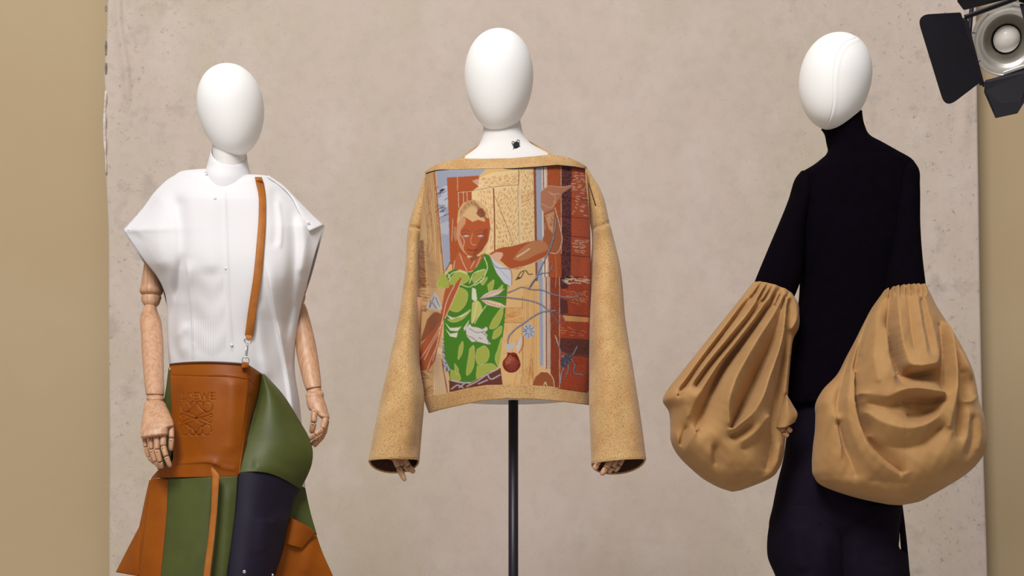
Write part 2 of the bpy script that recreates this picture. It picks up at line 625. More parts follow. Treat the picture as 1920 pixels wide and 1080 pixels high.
# ------------------------------------------------------------------ jointed wooden hands
def finger(name, joints, rpx, parent):
    """one jointed wooden finger: tapering segments with rounded ends and dark pivot pins; joints are (pixel x, pixel y, depth)"""
    V, F, mi = [], [], []
    k = len(joints) - 1
    for i in range(k):
        a = np.array(P(*joints[i]))
        b = np.array(P(*joints[i + 1]))
        s = (D + a[1]) / FPX
        L = np.linalg.norm(b - a)
        r0 = rpx * s * (1 - 0.08 * i)
        r1 = rpx * s * (1 - 0.08 * (i + 1))
        last = i == k - 1
        ts = [0.02, 0.06, 0.14, 0.5, 0.86, 0.94, 0.98] if not last else [0.02, 0.06, 0.14, 0.45, 0.7, 0.86, 0.95, 0.995]
        rs = [0.72, 0.93, 1.0, 1.0, 0.98, 0.9, 0.68] if not last else [0.72, 0.93, 1.0, 1.0, 0.95, 0.82, 0.58, 0.2]
        path = [a + (b - a) * t for t in ts]
        rad = [(r0 + (r1 - r0) * t) * q for t, q in zip(ts, rs)]
        v, f = tube_verts(path, rad, 14, len(V))
        V += list(v)
        F += f
        mi += [0] * len(f)
        if i < k:
            # pivot pin showing on the face of the joint
            d = (b - a) / L
            c = a + d * min(0.2 * L, 0.006)
            side = np.array([0.0, -1.0, 0.0])
            v, f = tube_verts([c + side * r0 * 0.8, c + side * r0 * 1.03], r0 * 0.2, 8, len(V))
            V += list(v)
            F += f
            mi += [1] * len(f)
    return mesh(name, V, F, None, parent, True, mats=[M['wood'], M['wood_joint']], mi=mi)


def groove(name, a, b, r, parent):
    """dark turned line round a limb"""
    return loft(name, [(a[0], a[1] - 0.6, b[0], b[1] - 0.6, a[2], r, r), (a[0], a[1] + 0.6, b[0], b[1] + 0.6, a[2], r, r)], M['wood_joint'], parent, n=3, m=32)


# ------------------------------------------------------------------ mannequin in the white shirt
mq1 = thing('mannequin', 'blank white egg-headed mannequin with jointed wooden arms, dressed in the white shirt', 'mannequin', (P(432, 0, 0)[0], 0.02, 0))
egg('head', 433.5, 209, 61.5, 87, 7.5, 0.13, 0.0, 0.088, 0.10, M['head'], mq1, k2=0.02)
loft('neck', [(398, 262, 462, 276, 0.03, 0.05, 0.05), (399, 285, 461, 300, 0.02, 0.052, 0.05), (396, 320, 464, 332, 0.02, 0.055, 0.05), (380, 345, 478, 345, 0.02, 0.06, 0.05)], M['neck'], mq1, n=16, m=40)
loft('torso', [(375, 338, 480, 345, 0.03, 0.05, 0.05), (345, 365, 525, 370, 0.03, 0.065, 0.06), (340, 430, 525, 430, 0.03, 0.075, 0.07), (352, 560, 515, 560, 0.03, 0.07, 0.07),
               (345, 680, 520, 680, 0.03, 0.08, 0.08), (335, 800, 530, 800, 0.03, 0.085, 0.09), (345, 880, 520, 880, 0.03, 0.08, 0.08)], M['neck'], mq1, n=40, m=48)
for _x0, _x1 in ((340, 425), (440, 525)):
    loft('leg', [(_x0, 850, _x1, 850, 0.03, 0.07, 0.08), (_x0 + 5, 1000, _x1 - 5, 1000, 0.03, 0.06, 0.07), (_x0 + 14, 1180, _x1 - 14, 1180, 0.03, 0.05, 0.055), (_x0 + 14, 1260, _x1 - 14, 1260, 0.03, 0.045, 0.06),
                 (_x0 + 24, 1420, _x1 - 24, 1420, 0.03, 0.03, 0.04), (_x0 + 18, 1480, _x1 - 18, 1480, 0.01, 0.09, 0.05)], M['neck'], mq1, n=40, m=32)
_fz = P(0, 1481, 0.03)
_bx = P(432, 0, 0.02)[0]
th_ = np.linspace(0, 2 * np.pi, 48, endpoint=False)
V_ = [(_bx + r * math.cos(t), 0.02 + r * math.sin(t), z) for r, z in ((0.2, 0), (0.2, 0.006), (0.195, 0.01)) for t in th_]
mesh('base_plate', V_, list(map(tuple, grid_faces(3, 48, True))) + [tuple(range(96, 144)), tuple(range(47, -1, -1))], M['chrome'], mq1)

# arm on the image's left
loft('upper_arm', [(285, 395, 325, 385, 0.04, 0.024, 0.026), (276, 450, 312, 450, 0.035, 0.025, 0.026), (270, 500, 305, 502, 0.03, 0.025, 0.025), (265, 535, 303, 536, 0.03, 0.0255, 0.025), (264, 551, 303, 552, 0.03, 0.0255, 0.025), (266, 553, 301, 554, 0.03, 0.023, 0.023)], M['wood'], mq1, n=40, m=36)
groove('groove', (263.5, 549.5, 0.03), (303.5, 550.5, 0.03), 0.0262, mq1)
loft('elbow_joint', [(270, 551, 298, 551, 0.03, 0.018, 0.018), (265.5, 556, 302, 556, 0.03, 0.023, 0.023), (265.5, 562, 301, 562, 0.028, 0.023, 0.023), (268, 569, 298, 570, 0.026, 0.021, 0.021), (272, 575, 293, 576, 0.024, 0.014, 0.014)], M['wood'], mq1, n=24, m=32)
loft('forearm', [(273, 568, 292, 568, 0.024, 0.013, 0.013), (271, 574, 293, 575, 0.022, 0.015, 0.015), (266, 586, 296, 586, 0.018, 0.021, 0.021), (264, 594, 299, 593, 0.012, 0.024, 0.024), (265, 630, 305, 630, -0.02, 0.027, 0.026),
                 (267, 670, 306.5, 670, -0.06, 0.026, 0.025), (271, 715, 307, 715, -0.11, 0.023, 0.023), (274, 738, 307.5, 739, -0.135, 0.0215, 0.0215), (274.5, 741, 307, 741.5, -0.137, 0.021, 0.021)], M['wood'], mq1, n=60, m=36)
groove('groove', (276, 742.5, -0.138), (306, 743, -0.138), 0.0196, mq1)
loft('wrist_joint', [(277, 741, 305.5, 741.5, -0.138, 0.018, 0.018), (275.5, 744, 306.5, 744.5, -0.14, 0.02, 0.02), (275.5, 750, 306.5, 750, -0.145, 0.02, 0.02), (278, 753, 304, 753, -0.147, 0.017, 0.017)], M['wood'], mq1, n=14, m=32)
hand = loft('hand', [(279, 751, 303, 751, -0.15, 0.012, 0.012), (274.5, 753.5, 307, 753.5, -0.152, 0.018, 0.018), (270.5, 764, 313, 764, -0.17, 0.02, 0.02), (268, 780, 320, 779, -0.195, 0.0205, 0.02), (266, 797, 325.5, 793, -0.215, 0.019, 0.018),
                     (265.3, 804, 325.8, 798.5, -0.22, 0.0185, 0.017), (265, 809, 317.5, 802, -0.225, 0.018, 0.016), (264.7, 816, 315, 810, -0.23, 0.017, 0.015), (264.8, 821, 314, 815, -0.232, 0.016, 0.014), (267, 822.5, 312, 816.5, -0.232, 0.012, 0.010)], M['wood'], mq1, n=44, m=44, ex=2.5)


def zl(x, y, Y):
    return (250 + x / 6.35, 720 + y / 6.35, Y)


finger('finger', [zl(355, 600, -.228), zl(355, 742, -.238), zl(392, 862, -.243), zl(442, 992, -.238)], 6.3, hand)
finger('finger', [zl(278, 610, -.230), zl(284, 782, -.240), zl(320, 930, -.240), zl(345, 1003, -.232)], 5.9, hand)
finger('finger', [zl(204, 618, -.226), zl(214, 780, -.234), zl(262, 925, -.232), zl(322, 1006, -.222)], 5.4, hand)
finger('finger', [zl(132, 625, -.220), zl(146, 752, -.226), zl(182, 870, -.222), zl(262, 955, -.212)], 4.9, hand)
finger('thumb', [zl(450, 492, -.215), zl(455, 645, -.228), zl(444, 798, -.226)], 5.8, hand)

# arm on the image's right
loft('upper_arm', [(520, 385, 560, 395, 0.045, 0.024, 0.026), (532, 450, 568, 450, 0.05, 0.024, 0.026), (538, 500, 572, 500, 0.05, 0.024, 0.025), (541, 545, 573, 545, 0.05, 0.024, 0.024), (543, 549, 571, 549, 0.05, 0.02, 0.02)], M['wood'], mq1, n=30, m=32)
loft('elbow_joint', [(547, 546, 568, 546, 0.05, 0.016, 0.016), (542, 552, 572.5, 552, 0.05, 0.021, 0.021), (543, 560, 572.5, 559, 0.05, 0.021, 0.021), (549, 572, 569, 570, 0.05, 0.013, 0.013)], M['wood'], mq1, n=20, m=32)
loft('forearm', [(552, 566, 568, 565, 0.05, 0.012, 0.012), (550, 574, 573, 573, 0.05, 0.017, 0.017), (549, 590, 578, 588, 0.045, 0.021, 0.021), (551, 608, 583, 606, 0.04, 0.023, 0.023), (553.5, 632, 589, 631, 0.03, 0.0235, 0.0235),
                 (556, 662, 594.5, 659, 0.02, 0.024, 0.0235), (563, 694, 599, 690, 0.0, 0.0225, 0.0225), (572.5, 728, 602.3, 723, -0.02, 0.019, 0.019), (574, 731.5, 602.3, 726, -0.022, 0.0185, 0.0185)], M['wood'], mq1, n=60, m=36)
groove('groove', (575, 733, -0.023), (602, 728, -0.023), 0.0174, mq1)
loft('wrist_joint', [(577, 731.5, 601, 727, -0.023, 0.016, 0.016), (575.5, 734, 602.5, 730, -0.025, 0.0178, 0.0178), (576, 737.5, 603, 735, -0.028, 0.017, 0.017)], M['wood'], mq1, n=12, m=32)
hand = loft('hand', [(579, 735, 600, 732, -0.028, 0.012, 0.012), (576, 737, 603.5, 734, -0.03, 0.017, 0.017), (574.3, 748, 607, 747, -0.038, 0.02, 0.02), (576, 760, 611.5, 759, -0.045, 0.02, 0.02), (581, 769.5, 614.5, 770, -0.05, 0.019, 0.018),
                     (592, 775, 616, 776, -0.052, 0.018, 0.016), (600, 783, 617.3, 785, -0.055, 0.016, 0.014), (604, 786, 615.5, 788, -0.055, 0.010, 0.010)], M['wood'], mq1, n=40, m=40, ex=2.3)


def zr(x, y, Y):
    return (550 + x / 6.75, 700 + y / 6.75, Y)


finger('thumb', [zr(268, 455, -.062), zr(257, 625, -.072), zr(228, 762, -.068)], 6.4, hand)
finger('finger', [zr(408, 565, -.062), zr(372, 705, -.080), zr(275, 778, -.088), zr(186, 846, -.080)], 6.0, hand)
finger('finger', [zr(420, 590, -.045), zr(388, 770, -.055), zr(300, 842, -.068), zr(222, 905, -.066)], 5.6, hand)
finger('finger', [zr(415, 610, -.030), zr(372, 800, -.036), zr(310, 870, -.048), zr(258, 928, -.050)], 5.0, hand)
finger('finger', [zr(400, 600, -.015), zr(350, 790, -.02), zr(300, 860, -.03), zr(262, 905, -.034)], 4.6, hand)

# ------------------------------------------------------------------ white shirt
shirt = thing('shirt_dress', 'long white cotton shirt with wide cape sleeves and a high collar', 'shirt', (P(432, 0, 0)[0], 0.03, P(0, 1180, 0)[2]))
SH = [  # xl yl xr yr  front back  sleeve gap
    (392, 316, 466, 327, .060, .055, 0), (352, 319, 496, 329, .070, .06, 0), (326, 330, 520, 341, .085, .07, 0), (296, 354, 546, 364, .105, .085, 0),
    (266, 393, 576, 395, .115, .10, .0), (239, 424, 602, 418, .115, .105, .003), (232.5, 431, 606.5, 422.5, .11, .105, .008), (237, 438, 605, 429, .105, .105, .02), (250, 457, 597, 454, .09, .11, .045), (272, 489, 587, 488, .085, .11, .062), (296, 520, 578, 522, .09, .11, .055),
    (309, 548, 571, 548, .11, .11, .03), (313, 570, 565, 570, .135, .11, .006), (314, 620, 556, 625, .13, .11, 0), (318, 690, 552, 690, .13, .11, 0), (321, 760, 562, 760, .13, .12, 0), (322, 900, 571, 900, .135, .13, 0),
    (316, 1000, 579, 1000, .14, .14, 0), (308, 1180, 592, 1180, .15, .15, 0)]
_c = np.array([((a + c) / 2, (b + d) / 2, a, b, c, d, e, f, g) for a, b, c, d, e, f, g in SH], float)
NR, NM = 300, 330
_r = spline(_c, NR)[:, 2:]
_k = np.exp(-(np.arange(-40, 41) / 14.0) ** 2)
_k /= _k.sum()
for _q in (4, 5, 6):
    _r[:, _q] = np.convolve(np.pad(_r[:, _q], 40, mode='edge'), _k, mode='valid')
shirt_folds = [
    ([(330, 356), (336, 400), (340, 450), (336, 520), (330, 570)], -0.014, 12, 15), ([(308, 350), (300, 400), (296, 460), (306, 515)], 0.008, 22, 16),
    ([(544, 384), (550, 420), (552, 480), (544, 560), (536, 640)], -0.012, 12, 10), ([(562, 400), (572, 450), (568, 520)], 0.008, 10, 10),
    ([(345, 470), (330, 560), (322, 600), (326, 680)], -0.010, 8, 10), ([(352, 480), (340, 560), (338, 640), (350, 680)], 0.009, 8, 14),
    ([(500, 480), (512, 560), (528, 640), (545, 740), (552, 900)], 0.012, 5, 14), ([(478, 560), (490, 640), (500, 720)], 0.007, 8, 12),
    ([(326, 640), (340, 622), (360, 606)], 0.005, 10, 8, .4), ([(420, 352), (424, 460), (428, 560), (434, 660)], 0.0025, 1.3, 4, .04),
    ([(362, 640), (361, 676)], 0.002, 1.5, 3), ([(349, 480), (362, 620), (364, 676)], 0.0035, 1.6, 5), ([(512, 350), (520, 420), (516, 470)], -0.006, 10, 10),
    ([(300, 360), (276, 400), (250, 445)], 0.005, 22, 22), ([(400, 350), (392, 420), (396, 520)], 0.006, 26, 26), ([(520, 372), (526, 420), (524, 470)], 0.006, 8, 5),
    ([(548, 560), (536, 640), (548, 700)], -0.008, 7, 9), ([(520, 600), (540, 700), (556, 800)], 0.006, 4, 9)]
for _s, _nm in ((1, 'front_sheet'), (-1, 'back_sheet')):
    u = np.linspace(0, 1, NM)[None, :]
    x = _r[:, 0:1] * (1 - u) + _r[:, 2:3] * u
    y = _r[:, 1:2] * (1 - u) + _r[:, 3:4] * u
    vv = np.linspace(0, 1, NR)[:, None]
    wing = np.clip((600 - y.mean(1, keepdims=True)) / 80, 0, 1)
    prof = wing * (1 - np.abs(2 * u - 1) ** 2.8) + (1 - wing) * np.sin(np.pi * u) ** 0.7
    if _s > 0:
        y = y + 24 * np.sin(np.pi * u) ** 2 * np.clip(1 - vv * 16, 0, 1)
    if _s > 0:
        Y = 0.02 - _r[:, 6:7] - _r[:, 4:5] * prof
        Y = Y - relief(x, y, shirt_folds) * np.clip(prof * 3, 0, 1)
        bib = np.clip((x - 352) / 8, 0, 1) * np.clip((418 + (y - 350) * 0.03 - x) / 6, 0, 1) * np.clip((y - 470) / 60, 0, 1) * np.clip((672 - y) / 10, 0, 1)
        Y = Y - bib * (0.0007 * np.sin(x * 2 * np.pi / 4.6) + 0.0009 * np.sin(y / 9 + np.sin(x / 11) * 1.5))
        cw = np.clip((y - 480) / 120, 0, 1)
        Y = Y - cw * 0.0016 * np.sin(x / 13 + 2.0 * np.sin(y / 55)) * np.sin(y / 37 + x / 60)
    else:
        Y = 0.03 + _r[:, 6:7] * 0.9 + _r[:, 5:6] * prof
        x = x + np.where((u < .5), -1, 1) * _r[:, 6:7] * 90 * np.abs(2 * u - 1) ** 3
    if _s > 0:
        FX, FYy, FZ = x, y, Y
    mesh(_nm, PV(x, y, Y), list(map(tuple, grid_faces(NR, NM))), M['cotton'], shirt, True, 0.0012)
collar = loft('collar', [(397.5, 279, 461.5, 297, 0.02, 0.056, 0.05, 0.75), (394, 293, 463, 307, 0.02, 0.060, 0.054, 0.45), (390, 312, 467, 323, 0.02, 0.067, 0.057, 0.25), (386, 326, 470, 336, 0.02, 0.078, 0.06, 0.2), (382, 348, 474, 354, 0.02, 0.082, 0.06, 0.1), (380, 384, 476, 386, 0.02, 0.078, 0.06, 0.0)], M['cotton'], shirt, n=22, m=64, cap0=False, cap1=False, solid=0.0022)


def shirt_at(x, y):
    k = int(np.argmin((FX - x) ** 2 + (FYy - y) ** 2))
    return float(FZ.flat[k])


# button-down strap folded over the sleeve
patch('shoulder_flap', [(q[0], q[1], shirt_at(*q) - .008) for q in ((500, 332), (520, 345), (544, 367), (562, 400), (580, 433))], [(q[0], q[1], shirt_at(*q) - .006) for q in ((503, 329), (530, 347), (560, 377), (585, 402), (606, 422))], M['cotton'], shirt, n=40, m=14, bulge=0.006, thick=0.0016)
for _b in ((424, 503, 0), (434.5, 647, 0), (403, 372, 0), (242.5, 430, 0), (578, 417, .010), (386, 322, .02)):
    disc('button', _b[0], _b[1], shirt_at(_b[0], _b[1]) - _b[2] - .001, 2.7, M['button'], shirt)

# ------------------------------------------------------------------ patchwork leather bag
bag = thing('leather_bag', 'oversized patchwork leather bag in brown, olive green and navy slung over the white shirt', 'bag', (P(400, 0, 0)[0], -0.1, P(0, 1200, 0)[2]))
FY = -0.185


def letters():
    S = []
    sx, sy = 120 / 1080, 120 / 1080

    def q(*pts):
        return [(310 + a * sx, 710 + b * sy) for a, b in pts]
    h, wv = -0.0018, 1.4

    def st(*pts):
        S.append((q(*pts), h, wv, wv, 0))

    def arc(cx, cy, rx, ry, a0, a1, k=14, rot=0):
        o = []
        for i in range(k + 1):
            t = math.radians(a0 + (a1 - a0) * i / k)
            dx, dy = rx * math.cos(t), ry * math.sin(t)
            c_, s_ = math.cos(math.radians(rot)), math.sin(math.radians(rot))
            o.append((cx + dx * c_ - dy * s_, cy + dx * s_ + dy * c_))
        return o
    # L O E W E
    st((300, 245), (300, 352))
    st((280, 356), (355, 356))
    st((355, 356), (360, 330))
    st(*arc(415, 300, 45, 54, 0, 360, 18))
    st((505, 245), (505, 355))
    for yy in (248, 300, 354):
        st((490, yy), (560, yy))
    st((580, 248), (620, 352))
    st((620, 352), (660, 262))
    st((660, 262), (695, 352))
    st((695, 352), (738, 248))
    st((785, 245), (785, 355))
    for yy in (248, 300, 354):
        st((772, yy), (838, yy))
    # four mirrored scrolls and the crossed stems between them
    for fx in (1, -1):
        for fy in (1, -1):
            cx0, cy0 = 535 - 0 * fy, 672

            def mk(pts):
                return [(cx0 + fx * (a - 540) - 18 * (fy < 0), cy0 + fy * (b - 672)) for a, b in pts]
            st(*mk(arc(360, 478, 82, 92, 200, -130, 18)))
            st(*mk(arc(470, 465, 48, 95, 170, 330, 14, 28)))
            st(*mk([(400, 560), (480, 500), (520, 400), (470, 395)]))
            st(*mk([(540, 670), (440, 655), (350, 620), (300, 600)]))
            st(*mk(arc(305, 628, 30, 28, 250, 60, 10)))
            st(*mk([(540, 662), (480, 610), (380, 575)]))
    return S


_front_strokes = [
    ([(318, 704), (380, 706), (440, 708), (462, 712)], -0.0022, 1.4, 1.4, 0), ([(300, 872), (350, 868), (395, 867), (418, 874)], 0.0035, 2.5, 9), ([(395, 868), (425, 878), (445, 880)], 0.002, 4, 6),
    ([(436, 700), (436, 780), (430, 860)], 0.006, 16, 16)] + letters()
fp = patch('front_panel', [(319, 683, -.135), (320, 705, -.145), (322, 760, -.16), (324, 830, -.165), (322, 868, -.165), (300, 880, -.155), (285, 896, -.150)],
           [(460, 684, -.185), (464, 710, -.19), (458, 780, -.20), (452, 840, -.205), (450, 868, -.21), (448, 880, -.21), (446, 893, -.21)],
           M['brown'], bag, n=270, m=210, bulge=0.03, bp=0.8, strokes=_front_strokes, thick=0.003,
           yoff=lambda u, v: -5 * np.sin(np.pi * u) ** 0.6 * (1 - v) ** 6)
patch('top_rim', [(318.5, 682.5, -.138), (319, 686, -.138)], [(460, 682.5, -.188), (460, 686, -.188)], M['rim'], bag, n=3, m=60, bulge=0.031, bp=0.8, thick=0.003, yoff=lambda u, v: -5 * np.sin(np.pi * u) ** 0.6)
patch('side_panel', [(460, 684, -.185), (464, 712, -.19), (458, 780, -.2), (452, 840, -.205), (447, 890, -.21)], [(492, 702, -.10), (486, 735, -.11), (472, 790, -.14), (461, 840, -.17), (449, 888, -.20)], M['brown'], bag, n=80, m=30, bulge=0.012,
      strokes=[([(466, 714), (476, 724), (488, 734)], -0.003, 1.5, 1.5, 0), ([(468, 735), (476, 760), (470, 800)], -0.008, 6, 8)], thick=0.003)
patch('back_rim', [(464, 684, -.12), (468, 688, -.12)], [(496, 704, -.085), (496, 712, -.085)], M['green'], bag, n=4, m=20, thick=0.003)
patch('back_panel', [(322, 690, -.13), (318, 800, -.13), (300, 900, -.13), (270, 1080, -.13), (262, 1180, -.13)], [(488, 702, -.09), (500, 800, -.09), (505, 900, -.09), (505, 1080, -.09), (500, 1180, -.09)], M['green'], bag, n=30, m=20, thick=0.003)
patch('gusset', [(317, 690, -.128), (311, 735, -.132), (306, 762, -.135), (302, 800, -.135), (296, 880, -.135)], [(322, 692, -.142), (324, 760, -.158), (324, 800, -.16), (324, 830, -.162), (315, 885, -.155)], M['green'], bag, n=40, m=12, thick=0.003)
disc('rivet', 318.5, 692, -.150, 1.6, M['chrome'], bag)
# lower front
patch('brown_strip', [(284, 897, -.150), (275, 960, -.155), (268, 1020, -.16), (262, 1080, -.165), (256, 1185, -.17)], [(317, 897, -.172), (314, 960, -.18), (309, 1020, -.186), (303, 1080, -.19), (296, 1185, -.196)], M['brown'], bag, n=60, m=24, bulge=0.006,
      strokes=[([(276, 905), (270, 980), (264, 1080), (258, 1185)], -0.0025, 1.4, 2, 0)])
patch('green_panel', [(316.5, 896.5, -.173), (313.5, 960, -.181), (308.5, 1020, -.187), (302.5, 1080, -.191), (295.5, 1185, -.197)], [(446, 893, -.21), (441, 960, -.216), (434, 1020, -.222), (425, 1080, -.228), (412, 1185, -.235)], M['green'], bag, n=120, m=90, bulge=0.022, bp=0.8,
      strokes=[([(402, 900), (398, 1000), (388, 1180)], -0.006, 5, 10), ([(430, 900), (424, 1000), (408, 1180)], 0.004, 10, 10)])
patch('front_tab', [(396.5, 877, -.238), (396, 884, -.240), (399, 893, -.242), (396, 960, -.248), (391, 1010, -.252), (382, 1080, -.256), (370, 1185, -.258)], [(397.5, 877, -.238), (404, 882, -.241), (411.5, 891, -.243), (407, 960, -.25), (402, 1010, -.254), (394, 1080, -.258), (382, 1185, -.26)], M['strap'], bag, n=90, m=10, bulge=0.002, thick=0.003, smooth_edges=False)
patch('side_tail', [(281, 900, -.140), (272, 940, -.136), (262, 988, -.13), (240, 1030, -.115), (218, 1073, -.10)], [(285, 902, -.148), (279, 945, -.15), (273, 990, -.152), (268, 1035, -.155), (263, 1081, -.158)], M['brown'], bag, n=60, m=30, bulge=0.008, smooth_edges=False,
      strokes=[([(276, 905), (266, 985), (262, 1080)], -0.004, 2, 2, 0)])
# wing that folds open on the image's right
patch('green_wing', [(490, 701, -.10), (486, 735, -.115), (471, 790, -.15), (459, 835, -.185), (448, 887, -.215)], [(495, 702, -.085), (528, 738, -.09), (560, 788, -.10), (580, 825, -.11), (585, 842, -.115), (584, 868, -.12), (574, 895, -.122), (562, 917, -.125)],
      M['green'], bag, n=110, m=90, bulge=0.035, bp=0.9, thick=0.003, yoff=lambda u, v: -14 * np.sin(np.pi * u) ** 1.0 * v ** 3,
      strokes=[([(489, 702), (486, 735), (471, 790), (459, 835)], 0.004, 3, 3), ([(470, 872), (520, 880), (560, 905)], 0.004, 12, 12)])
patch('navy_panel', [(448, 886, -.214), (444, 940, -.219), (438, 990, -.224), (427, 1080, -.232), (416, 1185, -.238)], [(563, 916, -.124), (552, 936, -.13), (545, 955, -.135), (538, 990, -.145), (528, 1035, -.15), (514, 1080, -.16), (494, 1185, -.175)], M['navy'], bag, n=110, m=80, bulge=0.032, bp=0.9,
      yoff=lambda u, v: -13 * np.sin(np.pi * u) * (1 - v) ** 4, strokes=[([(556, 925), (538, 960), (505, 985)], 0.006, 10, 14), ([(500, 970), (490, 1040)], 0.005, 14, 18)])
disc('rivet', 458, 1072, -.262, 3.4, M['chrome'], bag)
disc('rivet', 511, 1078, -.185, 2.4, M['chrome'], bag)
patch('rear_green_panel', [(540, 900, -.10), (545, 955, -.11), (535, 985, -.112)], [(572, 915, -.085), (582, 962, -.085), (594, 1003, -.085)], M['green'], bag, n=30, m=20, thick=0.003)
patch('rear_brown_panel', [(540, 965, -.115), (530, 1030, -.12), (512, 1085, -.125), (490, 1185, -.13)], [(590, 995, -.085), (602, 1030, -.08), (626, 1085, -.07), (660, 1185, -.05)], M['brown'], bag, n=50, m=40, thick=0.003, strokes=[([(590, 1000), (570, 1080)], 0.004, 12, 12)])
patch('pocket_flap', [(545, 970, -.122), (534, 1000, -.124), (530, 1018, -.125)], [(592, 998, -.098), (577, 1015, -.102), (566, 1028, -.106)], M['brown'], bag, n=24, m=24, bulge=0.008, thick=0.004)
# shoulder strap and its hardware
patch('shoulder_strap', [(477, 329, .03), *[(q[0], q[1], shirt_at(*q) - .007) for q in ((478, 333), (480, 342), (484, 360), (485, 400), (481, 460), (475, 520), (466, 580), (459, 629))]], [(490, 330, .03), *[(q[0], q[1], shirt_at(*q) - .006) for q in ((491, 334), (494, 344), (497, 362), (498, 400), (495, 460), (490, 520), (481, 580), (474, 631))]], M['strap'], bag, n=120, m=10, bulge=0.0015, thick=0.003)
patch('strap_loop', [(460, 628, -.157), (462, 633, -.158), (464, 638, -.158)], [(473.5, 630, -.157), (472, 634, -.158), (470, 638, -.158)], M['strap'], bag, n=8, m=8, thick=0.004)
_s = D * MPP / D
torus('strap_ring', P(465.5, 637, -.158), 0.0092, 0.0014, M['chrome'], bag, a0=math.pi, a1=2 * math.pi)
tube('ring_bar', [P(457.5, 636.5, -.158), P(473.5, 636.5, -.158)], 0.0012, M['chrome'], bag, 8)
tube('snap_hook', [P(465, 644, -.160), P(464.5, 648, -.161), P(463.8, 656, -.161), P(462.5, 667, -.161), P(461.5, 671, -.16)], [0.0022, 0.0018, 0.0021, 0.0021, 0.001], M['chrome'], bag, 10)
tube('hook_gate', [P(463, 646, -.159), P(460.6, 660, -.159), P(460.5, 671, -.159), P(461.5, 673, -.159)], 0.0008, M['chrome'], bag, 8)
torus('bag_ring', P(460.5, 676, -.162), 0.0082, 0.0012, M['chrome'], bag)
patch('ring_tab', [(454, 679, -.176), (453, 684, -.196), (452, 690, -.204)], [(466, 681, -.170), (466.5, 685, -.19), (467, 690, -.192)], M['brown'], bag, n=10, m=8, bulge=0.003, thick=0.003)


# ------------------------------------------------------------------ bust form on a pole
form = thing('bust_form', 'white egg-headed bust form on a black pole, wearing the camel sweater', 'mannequin', (P(962, 0, 0.03)[0], 0.03, 0))
egg('head', 935.5, 154, 64.5, 97, 0, 0.135, 0.0, 0.092, 0.105, M['head'], form, k2=0.03)
loft('neck', [(908, 222, 974, 218, 0.03, 0.046, 0.05), (906, 240, 977.5, 236, 0.025, 0.048, 0.05), (903.5, 260, 983, 256, 0.02, 0.052, 0.05), (893, 279, 1000, 274, 0.02, 0.058, 0.06), (862, 301, 1037, 294, 0.02, 0.066, 0.07), (830, 322, 1066, 318, 0.02, 0.075, 0.075)], M['neck'], form, n=40, m=64)
loft('torso', [(832, 318, 1064, 316, 0.02, 0.07, 0.07), (812, 360, 1086, 360, 0.02, 0.085, 0.08), (815, 440, 1082, 440, 0.02, 0.095, 0.08), (835, 600, 1070, 600, 0.02, 0.085, 0.08), (842, 700, 1076, 700, 0.02, 0.09, 0.09), (848, 748, 1072, 747, 0.025, 0.095, 0.095), (852, 751, 1068, 750, 0.025, 0.092, 0.092)], M['neck'], form, n=50, m=56)
_px0 = P(962.5, 0, 0.03)[0]
_pz = P(0, 750, 0.03)[2]
tube('pole', [(_px0, 0.03, 0.01), (_px0, 0.03, _pz)], 0.0122, M['black_metal'], form, 28)
V_ = [(_px0 + r * math.cos(t), 0.03 + r * math.sin(t), z) for r, z in ((0.19, 0), (0.19, 0.008), (0.185, 0.012)) for t in th_]
mesh('base_plate', V_, list(map(tuple, grid_faces(3, 48, True))) + [tuple(range(96, 144)), tuple(range(47, -1, -1))], M['black_metal'], form)


def neck_Y(x):
    return 0.02 - 0.063 * math.sqrt(max(0.0, 1 - ((x - 947) / 58.0) ** 2)) - 0.003


emb = []
for _cx, _cy in ((962.2, 267.9), (971.6, 264.9), (964.9, 279.2), (973.7, 276.7)):
    ring_ = []
    for i in range(20):
        t = 2 * math.pi * i / 20
        x_, y_ = _cx + 2.3 * math.cos(t), _cy + 2.6 * math.sin(t)
        ring_.append(P(x_, y_, neck_Y(x_)))
    emb.append((ring_ + ring_[:1], 0.0009))
for _a in range(2):
    ring_ = []
    for i in range(29):
        t = 2 * math.pi * i / 28
        rr = (4.9, 2.5)[_a]
        x_, y_ = 968.0 + rr * math.cos(t) + 0.5 * math.sin(t), 272.0 + rr * 1.12 * math.sin(t) - 0.8 * math.cos(t)
        ring_.append(P(x_, y_, neck_Y(x_)))
    emb.append((ring_, 0.0015))
for a_, b_ in (((963, 269), (971, 267)), ((964.5, 278), (973, 275.5)), ((962.8, 270), (965, 277.5)), ((972, 267), (973.8, 274.5)), ((964, 270), (972, 275)), ((965, 276.5), (971.5, 267.5)), ((966, 272), (970, 272))):
    emb.append(([P(a_[0] + (b_[0] - a_[0]) * k / 4, a_[1] + (b_[1] - a_[1]) * k / 4, neck_Y(a_[0] + (b_[0] - a_[0]) * k / 4)) for k in range(5)], 0.0013))
V_, F_ = [], []
for pth, rr in emb:
    v, f = tube_verts(pth, rr, 6, len(V_))
    V_ += list(v)
    F_ += f
mesh('neck_emblem', V_, F_, M['ink'], form)['label'] = 'small black scroll emblem printed on the neck'

